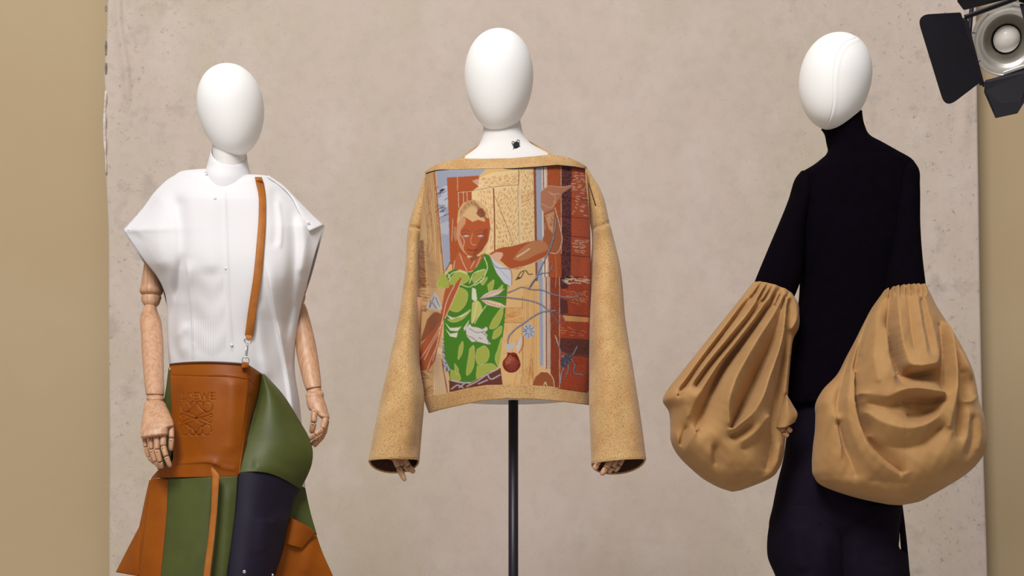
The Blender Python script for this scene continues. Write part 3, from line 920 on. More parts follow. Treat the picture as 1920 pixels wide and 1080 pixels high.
for _sg, _pts in ((0, [[(737, 852, -.115), (747, 876, -.118), (760, 902, -.122)], [(757, 860, -.10), (766, 874, -.10), (777, 887, -.10)], [(748, 858, -.09), (758, 872, -.092), (770, 884, -.09)]]),
                  (1, [[(1124, 860, -.125), (1119, 872, -.128), (1114, 881, -.128)], [(1144, 862, -.13), (1136, 878, -.135), (1127, 891, -.135)], [(1154, 862, -.12), (1148, 876, -.125), (1140, 886, -.122)], [(1166, 860, -.105), (1160, 872, -.11), (1152, 884, -.108)]])):
    xc = 748 if _sg == 0 else 1152
    hd = loft('hand', [(xc - 14, 780, xc + 14, 780, -.075, .02, .02), (xc - 20, 815, xc + 20, 815, -.10, .018, .02), (xc - 22, 850, xc + 22, 850, -.11, .015, .016), (xc - 18, 862, xc + 18, 862, -.11, .009, .012)], M['wood'], form, n=20, m=28)
    loft('forearm', [(xc - 10 + (30 if _sg == 0 else -30), 560, xc + 18 + (30 if _sg == 0 else -30), 560, -.02, .02, .02), (xc - 14, 782, xc + 14, 782, -.075, .018, .018)], M['wood'], form, n=10, m=24)
    for q in _pts:
        finger('finger', q, 6.2, hd)

# ------------------------------------------------------------------ woven picture on the sweater, drawn thread by thread on a fine grid
SSC = 2.5
CX0, CY0, CX1, CY1 = 772.0, 298.0, 1114.0, 752.0
CW, CH = int((CX1 - CX0) * SSC), int((CY1 - CY0) * SSC)
canvas = np.zeros((CH, CW, 3))
gx, gy = np.meshgrid(CX0 + (np.arange(CW) + 0.5) / SSC, CY0 + (np.arange(CH) + 0.5) / SSC)


def A(*p):
    return [(760 + x / 4.32, 290 + y / 4.32) for x, y in p]


def Bq(*p):
    return [(760 + x / 4.155, 520 + y / 4.155) for x, y in p]


def rgb(c):
    return np.array(lin(*c)[:3]) * 0.80


def box_of(x0, y0, x1, y1):
    i0, i1 = max(0, int((y0 - CY0) * SSC) - 1), min(CH, int((y1 - CY0) * SSC) + 2)
    j0, j1 = max(0, int((x0 - CX0) * SSC) - 1), min(CW, int((x1 - CX0) * SSC) + 2)
    return slice(i0, max(i0, i1)), slice(j0, max(j0, j1))


def inside(pts, X, Yy):
    r = np.zeros(X.shape, bool)
    k = len(pts)
    for i in range(k):
        x0, y0 = pts[i]
        x1, y1 = pts[(i + 1) % k]
        if y0 == y1:
            continue
        c = ((y0 > Yy) != (y1 > Yy)) & (X < (x1 - x0) * (Yy - y0) / (y1 - y0) + x0)
        r ^= c
    return r


def poly(pts, c, speck=None, curved=False):
    if curved:
        q = spline(list(pts) + [pts[0]], 8 * len(pts))
        pts = [tuple(t) for t in q]
    a = np.array(pts)
    sl = box_of(a[:, 0].min(), a[:, 1].min(), a[:, 0].max(), a[:, 1].max())
    X, Yy = gx[sl], gy[sl]
    if X.size == 0:
        return
    k = inside(pts, X, Yy)
    col = np.broadcast_to(rgb(c), X.shape + (3,)).copy()
    if speck is not None:
        nz = rng.random(((X.shape[0] + 2) // 3 + 1, (X.shape[1] + 2) // 3 + 1)).repeat(3, 0).repeat(3, 1)[:X.shape[0], :X.shape[1]]
        col = np.where((nz < speck[1])[..., None], rgb(speck[0]), col)
    canvas[sl] = np.where(k[..., None], col, canvas[sl])


def line(pts, wd, c, smooth=True):
    q = spline(pts, max(3, 5 * len(pts))) if (smooth and len(pts) > 2) else np.array(pts, float)
    cc = rgb(c)
    for k in range(len(q) - 1):
        ax, ay = q[k]
        bx, by = q[k + 1]
        sl = box_of(min(ax, bx) - wd, min(ay, by) - wd, max(ax, bx) + wd, max(ay, by) + wd)
        X, Yy = gx[sl], gy[sl]
        if X.size == 0:
            continue
        dx, dy = bx - ax, by - ay
        t = np.clip(((X - ax) * dx + (Yy - ay) * dy) / (dx * dx + dy * dy + 1e-9), 0, 1)
        d = np.hypot(X - ax - t * dx, Yy - ay - t * dy)
        al = np.clip((wd / 2 - d) * SSC + 0.5, 0, 1)[..., None]
        canvas[sl] = canvas[sl] * (1 - al) + cc * al


def dashes(region, count, lenpx, ang, jit, wd, c):
    a = np.array(region)
    x0, y0, x1, y1 = a[:, 0].min(), a[:, 1].min(), a[:, 0].max(), a[:, 1].max()
    X = rng.uniform(x0, x1, count * 3)
    Yy = rng.uniform(y0, y1, count * 3)
    ok = inside(region, X, Yy)
    for x, y in list(zip(X[ok], Yy[ok]))[:count]:
        wd_ = wd * rng.uniform(0.7, 1.1)
        t = math.radians(ang + rng.normal(0, jit))
        l = lenpx * rng.uniform(0.5, 1.3)
        line([(x - l / 2 * math.cos(t), y - l / 2 * math.sin(t)), (x + rng.normal(0, .3), y + rng.normal(0, .3)), (x + l / 2 * math.cos(t), y + l / 2 * math.sin(t))], wd_, c)


def rows(region, step, ang, lenpx, gap, wd, c, wob=0.25):
    """broken parallel threads laid across a region"""
    a = np.array(region)
    cx_, cy_ = a.mean(0)
    R_ = np.hypot(*(a.max(0) - a.min(0))) / 2 + 2
    t = math.radians(ang)
    ux, uy = math.cos(t), math.sin(t)
    o = -R_
    while o < R_:
        s_ = -R_ + rng.uniform(0, gap)
        while s_ < R_:
            l = lenpx * rng.uniform(0.5, 1.4)
            m_ = s_ + l / 2
            dv = o + rng.normal(0, wob * step)
            mx_, my_ = cx_ + ux * m_ - uy * dv, cy_ + uy * m_ + ux * dv
            if inside(region, np.array([mx_]), np.array([my_]))[0]:
                sl = rng.normal(0, .1)
                line([(mx_ - ux * l / 2 + uy * sl * l, my_ - uy * l / 2 - ux * sl * l), (mx_ + ux * l / 2 - uy * sl * l, my_ + uy * l / 2 + ux * sl * l)], wd * rng.uniform(.75, 1.1), c, False)
            s_ += l + gap * rng.uniform(0.5, 1.6)
        o += step


WOOD, WOODL, RUST, SKY, MAROON, BROWN, CREAM = (226, 184, 126), (238, 205, 152), (178, 88, 48), (163, 167, 184), (84, 44, 46), (142, 78, 50), (238, 214, 184)
FLESH, GREEN, LIME, INK, SLATE, ORANGE = (190, 128, 92), (74, 130, 38), (168, 176, 78), (52, 44, 62), (104, 104, 120), (190, 112, 52)
LOR = (186, 112, 52)
poly([(CX0, CY0), (CX1, CY0), (CX1, CY1), (CX0, CY1)], WOOD)
# planks at the image's left
pl = A((130, 120), (252, 120), (270, 400), (312, 950), (330, 1000)) + Bq((300, 150), (280, 560), (340, 900), (90, 940), (80, 0)) + A((100, 1080), (110, 600))
poly(pl, (206, 166, 116))
for k in range(9):
    xo = 150 + k * 12
    line(A((xo, 150), (xo + 8 * math.sin(k) + 4, 400), (xo + 26 + 6 * math.cos(k * 2), 650), (xo + 30, 900), (xo + 42, 1080)), 0.55, BROWN)
for yy in (330, 520, 760):
    line(A((200, yy - 60), (178, yy), (192, yy + 70), (215, yy + 10), (205, yy - 60)), 0.55, BROWN)
poly(A((95, 700), (150, 690), (172, 1080), (90, 1080)), (160, 112, 72))
dashes(A((95, 700), (150, 690), (172, 1080), (90, 1080)), 60, 9, 12, 14, 0.7, (110, 66, 44))
line(A((238, 130), (262, 380), (300, 800), (318, 980)), 2.6, (160, 86, 52))
line(A((243, 130), (267, 380), (305, 800), (322, 980)), 0.6, CREAM)
line(A((226, 130), (246, 380), (290, 800)), 0.7, BROWN)
# window of sky
poly(A((252, 128), (420, 118), (660, 112), (600, 172), (342, 188), (352, 500), (368, 870), (322, 945), (306, 800), (272, 400)), SKY)
poly(A((262, 300), (330, 250), (342, 420), (290, 520), (268, 400)), (190, 192, 204), curved=True)
poly(A((290, 560), (350, 540), (360, 640), (300, 640)), (184, 184, 196), curved=True)
for (cx_, cy_) in ((288, 310), (298, 445)):
    for k in range(16):
        x_, y_ = cx_ + rng.normal(0, 20), cy_ + rng.normal(0, 26)
        line(A((x_ - 14, y_ + 8), (x_, y_ - 4), (x_ + 14, y_ - 10)), 0.9, INK)
line(A((365, 870), (340, 920), (325, 945)), 1.5, INK)
# rust door board
poly(A((338, 186), (600, 170), (590, 262), (545, 292), (560, 380), (470, 390), (450, 470), (500, 560), (510, 800), (480, 900), (365, 890), (352, 500)), RUST)
line(A((424, 182), (424, 290)), 0.7, CREAM)
line(A((386, 520), (378, 700)), 0.7, CREAM)
# pale door
door = A((600, 190), (700, 145), (925, 125), (1050, 112), (1060, 700), (1010, 715), (930, 748), (720, 780), (650, 810), (690, 600), (680, 520), (650, 420), (600, 375), (540, 365), (540, 300), (590, 262))
poly(door, WOODL)
rows(A((600, 195), (915, 140), (915, 240), (590, 265)), 3.2, -8, 6, 4, 1.0, LOR)
rows(A((560, 300), (705, 280), (715, 760), (680, 780), (690, 520), (610, 370)), 3.6, 88, 5, 5, 1.0, LOR)
rows(A((735, 290), (915, 260), (915, 740), (740, 765)), 3.3, 100, 5.5, 5, 1.0, LOR)
rows(A((940, 130), (1045, 120), (1052, 700), (940, 735)), 3.3, 108, 5, 4.5, 1.0, LOR)
for k in range(10):
    line(A((545 + 6 * k, 215 + 5 * k), (590 + 7 * k, 200 + 5 * k)), 0.7, CREAM)
line(A((430, 300), (540, 292), (720, 262), (918, 244)), 1.0, BROWN)
line(A((430, 306), (540, 298), (720, 268), (918, 250)), 0.6, CREAM)
line(A((714, 275), (722, 500), (724, 775)), 2.6, BROWN)
line(A((722, 335), (780, 470), (840, 630), (880, 742)), 0.9, BROWN)
line(A((918, 128), (916, 250)), 1.6, (150, 110, 84))
line(A((918, 250), (924, 500), (932, 745)), 2.2, (222, 200, 176))
line(A((909, 250), (915, 500), (922, 745)), 0.6, BROWN)
line(A((926, 130), (938, 330), (1040, 300)), 0.6, ORANGE)
for y_ in (330, 350, 372, 395):
    line(A((940, y_ + 22), (990, y_), (1040, y_ - 34)), 0.6, ORANGE)
for q_ in ((430, 430, 0), (470, 440, 1), (500, 445, 0)):
    line(A((q_[0], 305), (q_[0] + 4, 430)), 0.8, CREAM)
# verticals right of the door
poly(A((1036, 108), (1056, 106), (1072, 1080), (1056, 1080)), (146, 82, 56))
poly(A((1056, 106), (1112, 103), (1128, 1080), (1072, 1080)), SKY)
poly(A((1104, 102), (1152, 98), (1168, 1080), (1112, 1080)), (232, 214, 198))
line(A((1117, 102), (1120, 300), (1132, 1080)), 2.2, (158, 84, 54))
line(A((1138, 100), (1141, 300), (1154, 1080)), 0.8, (178, 120, 90))
poly(A((1146, 98), (1262, 86), (1270, 1080), (1160, 1080)), RUST, ((150, 70, 40), .12))
poly(A((1262, 84), (1350, 88), (1350, 1080), (1262, 1080)), (112, 60, 56), ((60, 30, 36), .45))
line(A((1260, 86), (1262, 500), (1262, 800)), 0.8, CREAM)
poly(A((1346, 88), (1520, 96), (1500, 1080), (1340, 1080)), (184, 84, 50), ((160, 70, 42), .14))
for yy in (190, 355, 505, 660, 815, 985):
    line(A((1262, yy - 6), (1350, yy + 2), (1500, yy + 16)), 1.2, (66, 32, 34))
rows(A((1350, 130), (1480, 140), (1485, 330), (1350, 300)), 4.2, 6, 8, 5, 0.9, CREAM)
rows(A((1350, 330), (1485, 345), (1485, 500), (1350, 480)), 5.5, 14, 6, 7, 0.9, CREAM)
rows(A((1350, 690), (1480, 690), (1470, 810), (1350, 800)), 3.6, 3, 8, 3, 0.9, CREAM)
rows(A((1340, 985), (1475, 990), (1475, 1080), (1330, 1080)), 3.6, 4, 6, 4, 0.9, CREAM)
# lower right boards, and the lower stripes
poly(Bq((1190, 0), (1470, 0), (1470, 900), (1190, 900)), (170, 72, 42), ((138, 54, 34), .16))
poly(Bq((1200, 0), (1290, 0), (1260, 90), (1210, 90)), (92, 46, 50), ((60, 30, 36), .3))
poly(Bq((1195, 160), (1260, 180), (1270, 280), (1195, 290)), (96, 50, 48))
poly(Bq((1195, 480), (1440, 495), (1440, 610), (1280, 600), (1195, 570)), (104, 56, 48), ((80, 40, 38), .3))
line(Bq((1200, 290), (1440, 305)), 1.3, (56, 28, 32))
line(Bq((1195, 475), (1440, 492)), 1.3, (56, 28, 32))
line(Bq((1280, 605), (1440, 620)), 1.3, (56, 28, 32))
poly(Bq((1225, 295), (1430, 315), (1425, 350), (1240, 340)), (212, 158, 96))
rows(Bq((1215, 380), (1425, 400), (1420, 470), (1215, 455)), 5, 10, 9, 8, 0.7, (220, 160, 120))
dashes(Bq((1230, 10), (1430, 10), (1430, 50), (1240, 50)), 30, 8, 4, 8, 0.9, CREAM)
rows(Bq((1230, 100), (1430, 110), (1400, 220), (1290, 200)), 3.4, 18, 6, 3, 0.9, (214, 160, 110))
poly(Bq((780, 30), (1045, 30), (1045, 860), (750, 860), (722, 700), (770, 380)), (226, 182, 124))
for k in range(8):
    xo = 925 + k * 14
    line(Bq((xo, 60), (xo + 6 * math.sin(k * 1.7), 300), (xo - 6 * math.cos(k), 560), (xo + 3, 830)), 0.7, (196, 130, 72))
for yy in (600, 640, 690):
    line(Bq((960, yy + 160), (980, yy), (1000, yy + 160)), 0.7, (186, 118, 66))
line(Bq((912, 150), (912, 830)), 0.8, BROWN)
poly(Bq((772, 245), (914, 245), (914, 352), (768, 352)), (222, 172, 112))
line(Bq((768, 240), (914, 240)), 0.8, BROWN)
line(Bq((768, 354), (914, 354)), 0.8, BROWN)
dashes(Bq((775, 250), (910, 250), (910, 345), (772, 345)), 30, 8, 0, 10, 0.7, ORANGE)
dashes(Bq((775, 380), (910, 380), (900, 560), (760, 600)), 26, 10, 88, 8, 0.6, (206, 146, 92))
dashes(Bq((850, 700), (1000, 720), (1000, 830), (850, 830)), 20, 12, 88, 6, 0.6, (176, 112, 66))
poly(Bq((1040, 0), (1082, 0), (1086, 690), (1048, 690)), SKY)
poly(Bq((1068, 0), (1130, 0), (1130, 720), (1074, 700)), (216, 196, 180))
line(Bq((1098, 0), (1100, 710)), 2.6, (150, 92, 66))
line(Bq((1118, 0), (1118, 710)), 1.4, (168, 120, 100))
poly(Bq((1126, 0), (1200, 0), (1196, 860), (1130, 860)), (152, 70, 44), ((120, 54, 36), .2))
line(Bq((1200, 0), (1200, 860)), 0.7, CREAM)
line(Bq((1165, 450), (1215, 600)), 0.9, CREAM)
poly(Bq((985, 850), (1010, 780), (1060, 735), (1110, 740), (1150, 790), (1165, 860)), (158, 88, 52), curved=False)
line(Bq((1060, 735), (1110, 740), (1150, 790), (1160, 850)), 1.0, CREAM)
line(Bq((1078, 840), (1090, 818), (1100, 840)), 1.4, CREAM)
# far hand and forearm
poly(A((1120, 470), (1210, 430), (1240, 560), (1264, 700), (1226, 800), (1160, 790), (1110, 710), (1130, 620)), (166, 98, 64), curved=True)
poly(A((1095, 300), (1150, 258), (1215, 262), (1262, 262), (1355, 248), (1330, 275), (1270, 312), (1262, 345), (1226, 380), (1195, 440), (1125, 478), (1098, 430)), (184, 122, 92))
poly(A((1130, 490), (1205, 460), (1195, 640), (1160, 600)), (206, 152, 112))
dashes(A((1130, 490), (1205, 460), (1195, 640), (1160, 600)), 16, 6, 70, 10, 0.6, BROWN)
for q_ in (((1095, 300), (1150, 258), (1262, 262), (1350, 250)), ((1160, 300), (1215, 350), (1200, 390)), ((1105, 400), (1180, 430), (1220, 380)), ((1170, 320), (1250, 318))):
    line(A(*q_), 0.8, (226, 186, 152))
line(A((1210, 430), (1245, 560), (1264, 720), (1222, 800), (1170, 795)), 0.9, CREAM)
line(A((1215, 820), (1220, 1000), (1214, 1080)), 0.8, (214, 150, 110))
# near upper arm
poly(A((680, 805), (760, 758), (860, 742), (1000, 706), (1110, 700), (1160, 755), (1130, 828), (1010, 888), (860, 928), (770, 860)), (176, 88, 50), curved=True)
poly(A((870, 850), (930, 770), (1020, 708), (1130, 708), (1158, 755), (1060, 810), (930, 860)), (188, 124, 84), curved=True)
line(A((905, 828), (950, 800), (1005, 762)), 2.4, (232, 198, 164))
poly(A((690, 815), (740, 790), (790, 800), (770, 850), (740, 870)), (222, 176, 146), curved=True)
line(A((860, 928), (1010, 890), (1130, 830)), 0.9, CREAM)
# head
poly(A((395, 590), (412, 580), (420, 690), (405, 705), (392, 650)), FLESH)
poly(A((418, 560), (432, 450), (470, 392), (540, 364), (610, 382), (655, 435), (682, 520), (690, 600), (672, 700), (622, 780), (560, 832), (500, 812), (440, 745), (414, 660)), (184, 92, 54))
poly(A((422, 555), (440, 480), (492, 520), (486, 560), (450, 610), (440, 660), (460, 720), (480, 800), (440, 745), (414, 660)), (208, 150, 112))
poly(A((418, 560), (432, 450), (470, 392), (540, 364), (610, 382), (655, 435), (676, 520), (640, 500), (648, 545), (590, 528), (545, 545), (500, 515), (470, 500)), (222, 180, 130))
poly(A((575, 480), (590, 440), (625, 432), (645, 465), (644, 505), (610, 512)), (150, 86, 62))
for k in range(46):
    t = k / 45
    x0_, y0_ = 445 + 200 * t, 480 - 95 * math.sin(math.pi * min(1, t * 1.1)) + 10
    line(A((x0_ - 6 + 12 * t, y0_ - 14 - 18 * (k % 2)), (x0_ + 6, y0_ + 28 - 12 * (k % 3))), 0.75, ((150, 88, 54), (124, 70, 46))[k % 2])
poly(A((600, 700), (640, 600), (672, 600), (665, 700), (622, 780), (560, 832), (545, 815)), (160, 76, 46))
line(A((672, 440), (690, 540), (676, 690), (622, 790)), 0.7, (228, 190, 150))
for ex_ in (492, 608):
    poly(A((ex_ - 26, 660), (ex_, 652), (ex_ + 26, 656), (ex_ + 4, 668)), (190, 182, 186), curved=True)
    line(A((ex_ - 34, 650), (ex_, 640), (ex_ + 32, 650)), 0.8, (110, 56, 42))
    line(A((ex_ - 38, 628), (ex_ - 4, 612), (ex_ + 34, 626)), 1.0, (128, 66, 46))
line(A((545, 640), (532, 710), (548, 732), (574, 728)), 0.8, (228, 176, 136))
line(A((440, 640), (478, 700), (470, 770), (500, 812)), 1.0, (232, 190, 152))
line(A((505, 768), (540, 778), (580, 770)), 1.5, (78, 42, 44))
line(A((515, 800), (545, 806), (570, 796)), 0.9, (140, 80, 60))
# neck
poly(A((430, 790), (500, 832), (560, 850), (632, 800), (640, 870), (590, 930), (500, 950), (440, 930), (380, 960), (380, 900)), (186, 98, 60))
poly(A((520, 835), (565, 820), (600, 825), (540, 880)), (150, 84, 60))
for q_ in (((440, 800), (470, 880), (500, 940)), ((560, 860), (530, 920)), ((400, 860), (390, 950)), ((610, 830), (570, 920))):
    line(A(*q_), 1.2, (234, 190, 156))
# green shirt
shirt_poly = A((640, 800), (682, 815), (720, 900), (780, 990), (850, 1080)) + Bq((800, 40), (790, 150), (768, 400), (745, 560), (722, 700), (640, 750), (500, 826), (350, 795), (312, 640), (298, 560), (300, 330), (330, 200), (345, 60)) + A((320, 1060), (335, 960), (400, 925), (470, 960), (540, 950), (600, 885))
poly(shirt_poly, GREEN)
for q_ in (A((360, 1010), (420, 950), (500, 965), (520, 1000), (440, 1060), (370, 1075)), A((540, 1010), (600, 940), (650, 930), (610, 1000), (560, 1040)), A((255, 1040), (290, 1000), (305, 1060), (270, 1078)),
           Bq((350, 130), (420, 80), (480, 110), (470, 210), (400, 270), (345, 250)), Bq((560, 560), (620, 535), (650, 570), (630, 660), (570, 680), (548, 620)), Bq((500, 560), (530, 530), (540, 600), (510, 740), (492, 760)),
           Bq((680, 330), (760, 230), (750, 320), (690, 400), (660, 400)), Bq((420, 540), (445, 500), (440, 600), (415, 640)), Bq((355, 720), (420, 750), (430, 800), (360, 790)), Bq((560, 690), (690, 680), (715, 705), (640, 740), (560, 790)),
           Bq((690, 420), (750, 380), (745, 440), (680, 480)), Bq((640, 60), (690, 20), (680, 90), (660, 150)), Bq((580, 30), (640, 0), (600, 60)), Bq((720, 560), (750, 470), (750, 560), (720, 690), (700, 640)), Bq((385, 670), (415, 720), (405, 760), (392, 740)),
           Bq((330, 330), (430, 300), (510, 250), (440, 330), (350, 345)), Bq((690, 130), (760, 60), (740, 120))):
    poly(q_, LIME, curved=True)
    line(list(q_) + [q_[0]], 0.6, (206, 206, 140))
for q_ in (A((345, 1000), (380, 960), (440, 945), (500, 965)), A((520, 1040), (560, 960), (640, 930)), A((560, 1060), (620, 1020), (660, 940)), A((330, 950), (360, 990), (345, 1060)), A((640, 830), (665, 920), (640, 980))):
    line(q_, 1.5, (222, 222, 172))
for q_ in (Bq((315, 290), (360, 330), (430, 300), (520, 255), (440, 310), (370, 315)), Bq((308, 350), (350, 395), (420, 390), (440, 380), (410, 420), (350, 415)), Bq((312, 400), (350, 440), (410, 430), (400, 470), (350, 460)), Bq((455, 395), (500, 330), (490, 360), (460, 420)),
           Bq((520, 80), (548, 90), (560, 170), (545, 190), (518, 170))):
    poly(q_, (222, 218, 196))
poly(Bq((520, 200), (560, 180), (600, 250), (555, 320), (525, 360)), (196, 196, 110), curved=True)
line(Bq((440, 60), (500, 75), (560, 30), (600, 0)), 1.6, (200, 206, 140))
line(Bq((560, 190), (545, 260), (530, 350)), 1.3, (226, 216, 170))
line(Bq((630, 220), (580, 290), (540, 360)), 1.3, (226, 216, 170))
# white shirt edge
poly(A((676, 812), (720, 860), (850, 938), (862, 1070), (800, 1040), (740, 960)), (206, 206, 216))
line(A((680, 820), (735, 910), (850, 935), (862, 1060)), 1.2, SLATE)
line(A((740, 905), (840, 1010)), 0.8, (150, 150, 170))
# near hand and forearm going down
poly(Bq((330, 0), (350, 60), (385, 60), (430, 0), (445, 20), (395, 130), (350, 230), (300, 330), (262, 520), (240, 640), (180, 725), (130, 720), (105, 640), (130, 520), (200, 420), (270, 320), (300, 150)), (178, 92, 56))
for q_ in (((385, 60), (330, 170), (290, 330), (250, 520), (215, 650)), ((440, 20), (385, 150), (310, 320)), ((300, 340), (230, 460), (150, 590), (115, 640)), ((270, 420), (200, 540), (150, 640)), ((255, 520), (200, 640), (170, 720))):
    line(Bq(*q_), 1.3, (236, 190, 156))
poly(A((270, 1000), (300, 960), (350, 1080), (310, 1080)), LIME, curved=True)
poly(Bq((170, 330), (240, 270), (285, 290), (200, 430), (130, 500)), (146, 86, 56), curved=True)
# pale board beside it
poly(Bq((255, 540), (285, 560), (310, 700), (350, 880), (330, 900), (220, 930), (225, 700)), (224, 196, 158))
for k in range(7):
    line(Bq((250 + k * 8, 600), (236 + k * 14, 760), (240 + k * 15, 910)), 0.6, (176, 118, 84))
line(Bq((285, 640), (330, 900)), 2.0, (138, 76, 52))
dashes(Bq((95, 700), (200, 720), (215, 920), (120, 940)), 26, 12, 10, 18, 0.7, (120, 70, 44))
dashes(Bq((95, 20), (190, 20), (170, 300), (95, 320)), 40, 11, 8, 16, 0.7, (120, 70, 44))
# little blue scales along the shirt
poly(Bq((292, 450), (312, 640), (352, 720), (330, 745), (300, 690), (288, 560)), (176, 176, 190))
dashes(Bq((292, 450), (312, 640), (352, 720), (330, 745), (300, 690), (288, 560)), 40, 3, 60, 30, 0.8, INK)
# ground under the shirt with pale roots
poly(Bq((340, 795), (500, 830), (640, 752), (742, 706), (760, 850), (560, 870), (345, 895)), (112, 60, 48))
for q_ in (((480, 850), (560, 810), (640, 755), (720, 715)), ((350, 800), (430, 820), (510, 820)), ((420, 860), (470, 820)), ((360, 870), (410, 840), (450, 860)), ((640, 755), (660, 790), (740, 760)), ((570, 830), (640, 800))):
    line(Bq(*q_), 2.0, (188, 184, 196))
# shells
poly(Bq((165, 230), (200, 170), (235, 105), (255, 150), (288, 245), (240, 258), (190, 250)), (196, 190, 192))
for q_ in (((190, 240), (225, 150)), ((215, 200), (245, 245)), ((240, 160), (270, 230)), ((200, 180), (188, 230))):
    line(Bq(*q_), 1.1, INK)
poly(Bq((470, 400), (500, 362), (520, 385), (560, 390), (600, 405), (632, 385), (645, 405), (620, 430), (640, 450), (635, 480), (668, 522), (640, 522), (580, 505), (545, 500), (520, 505), (480, 460)), (214, 206, 198))
for q_ in (((480, 455), (520, 470), (560, 500)), ((570, 470), (600, 480)), ((600, 430), (635, 460), (650, 515)), ((500, 400), (560, 430), (620, 420))):
    line(Bq(*q_), 1.1, SLATE)
poly(Bq((912, 420), (925, 380), (965, 364), (1000, 390), (1005, 440), (970, 474), (930, 465)), (180, 184, 198), curved=True)
for k in range(9):
    t = math.radians(200 + k * 42)
    line(Bq((960 + 16 * math.cos(t), 420 + 18 * math.sin(t)), (960 + 42 * math.cos(t), 420 + 48 * math.sin(t))), 1.2, (70, 72, 100))
poly(Bq((875, 590), (862, 540), (905, 450), (905, 500), (890, 560)), (206, 200, 196))
line(Bq((885, 590), (915, 540), (920, 460)), 1.6, (170, 70, 46))
poly(Bq((800, 590), (856, 588), (888, 640), (896, 690), (860, 735), (810, 742), (770, 715), (758, 660), (790, 615)), (118, 30, 26), curved=True)
poly(Bq((790, 586), (862, 588), (856, 606), (796, 604)), (128, 44, 34))
poly(Bq((775, 650), (815, 600), (838, 620), (815, 670), (785, 685)), (160, 84, 58))
for k in range(11):
    t = math.radians(20 + k * 14)
    line(Bq((826 + 18 * math.cos(t), 615 + 20 * math.sin(t)), (826 + 64 * math.cos(t), 640 + 92 * math.sin(t))), 0.7, (186, 110, 78))
# leaves and branch
poly(Bq((580, 168), (620, 130), (690, 100), (775, 88), (730, 130), (650, 160)), (222, 200, 180))
poly(Bq((585, 175), (660, 180), (740, 200), (805, 240), (720, 235), (640, 215)), (228, 200, 174))
for k in range(6):
    line(Bq((640 + 26 * k, 190 + 8 * k), (650 + 26 * k, 205 + 8 * k)), 0.7, (170, 90, 60))
line(Bq((585, 170), (680, 120), (765, 92)), 0.7, BROWN)
line(Bq((585, 175), (690, 215), (800, 240)), 0.7, (190, 80, 60))


def branch(pts, wd):
    line(pts, wd + 0.8, (58, 52, 70))
    line([(x - 0.35, y - 0.45) for x, y in pts], wd * 0.5, (178, 180, 196))


branch(A((1222, 520), (1210, 620), (1180, 740), (1130, 850), (1075, 960), (1040, 1030), (1000, 1085)), 2.2)
branch(A((1070, 975), (1110, 962), (1160, 955), (1195, 900)), 1.5)
for q_ in (((905, 1000), (940, 950), (975, 940), (1000, 970), (1030, 968)), ((900, 1010), (930, 1000), (960, 950))):
    line(A(*q_), 1.7, INK)
branch(Bq((590, 170), (700, 152), (850, 165), (980, 185), (1060, 215), (1130, 265), (1170, 262)), 2.0)
branch(Bq((1170, 262), (1060, 272), (990, 310), (920, 360), (850, 410), (800, 480), (800, 520)), 2.4)
poly(Bq((770, 550), (800, 520), (840, 510), (850, 540), (815, 570)), (196, 190, 188), curved=True)
branch(Bq((800, 120), (850, 100), (900, 78), (980, 95), (1060, 100), (1140, 130), (1210, 150), (1270, 160), (1360, 148)), 1.8)
branch(Bq((965, 85), (985, 45), (1025, 0)), 1.6)
line(Bq((1125, 255), (1160, 310), (1210, 360), (1238, 358), (1220, 300), (1170, 270)), 1.5, SLATE)
line(Bq((860, 20), (890, 0)), 2.0, INK)
for q_, w_ in ((((1215, 620), (1250, 605), (1290, 610), (1340, 540)), 2.2), (((1225, 620), (1240, 680), (1215, 760), (1210, 830)), 2.2), (((1180, 470), (1215, 600)), 1.2), (((1290, 630), (1320, 690), (1310, 740), (1390, 765)), 1.6), (((1270, 650), (1270, 720), (1250, 780)), 1.4)):
    branch(Bq(*q_), w_)
poly(Bq((1210, 650), (1250, 600), (1300, 605), (1290, 640), (1240, 700), (1218, 710)), SLATE, ((50, 46, 64), .45), curved=True)

# ------------------------------------------------------------------ camel sweater
sw = thing('sweater', 'boxy camel wool sweater with wide sleeves and a woven picture of a man', 'sweater', (P(950, 0, 0)[0], 0.0, P(0, 890, -.1)[2]))


def bodyY(u):
    return -0.005 - 0.115 * np.sin(np.pi * np.clip(u, 0, 1)) ** 0.62


_ut = [0, .03, .08, .25, .54, .7, .82, .93, 1]
_top = [0, -3.5, -6.5, -6, -5, -7, -9, -5, 0]
_ub = [0, .08, .18, .28, .38, .5, .62, .75, .9, 1]
_bot = [0, -3, -7, -13.5, -17.5, -17, -15.5, -12, -5, 0]


def smi(u, a, b):
    r = np.interp(u, a, b)
    return r


def panel_y(u, v):
    return smi(u, _ut, _top) * (1 - v) ** 2 + smi(u, _ub, _bot) * v ** 2


pan, px_, py_, pY_ = patch('picture_panel', [(797, 326, 0), (793, 370, 0), (789, 425, 0), (784, 560, 0), (783, 690, 0), (794, 744, 0)], [(1099, 317, 0), (1104, 370, 0), (1106, 420, 0), (1107, 560, 0), (1106, 690, 0), (1105, 736, 0)],
                           M['tapestry'], sw, n=440, m=340, depth=lambda u, v, x, y: bodyY(u) + 0.022 * (1 - v) ** 4 - 0.006 * np.sin(v * 3 + u * 5),
                           strokes=[([(812, 480), (806, 600), (812, 740)], -0.010, 12, 12), ([(1085, 450), (1092, 600), (1086, 720)], -0.006, 12, 12), ([(800, 430), (815, 520), (822, 700)], 0.006, 10, 10)], yoff=panel_y, thick=0.0015, ret=True)
ci = np.clip(((py_ - CY0) * SSC).astype(int), 0, CH - 1)
cj = np.clip(((px_ - CX0) * SSC).astype(int), 0, CW - 1)
colr = np.zeros(px_.shape + (3,))
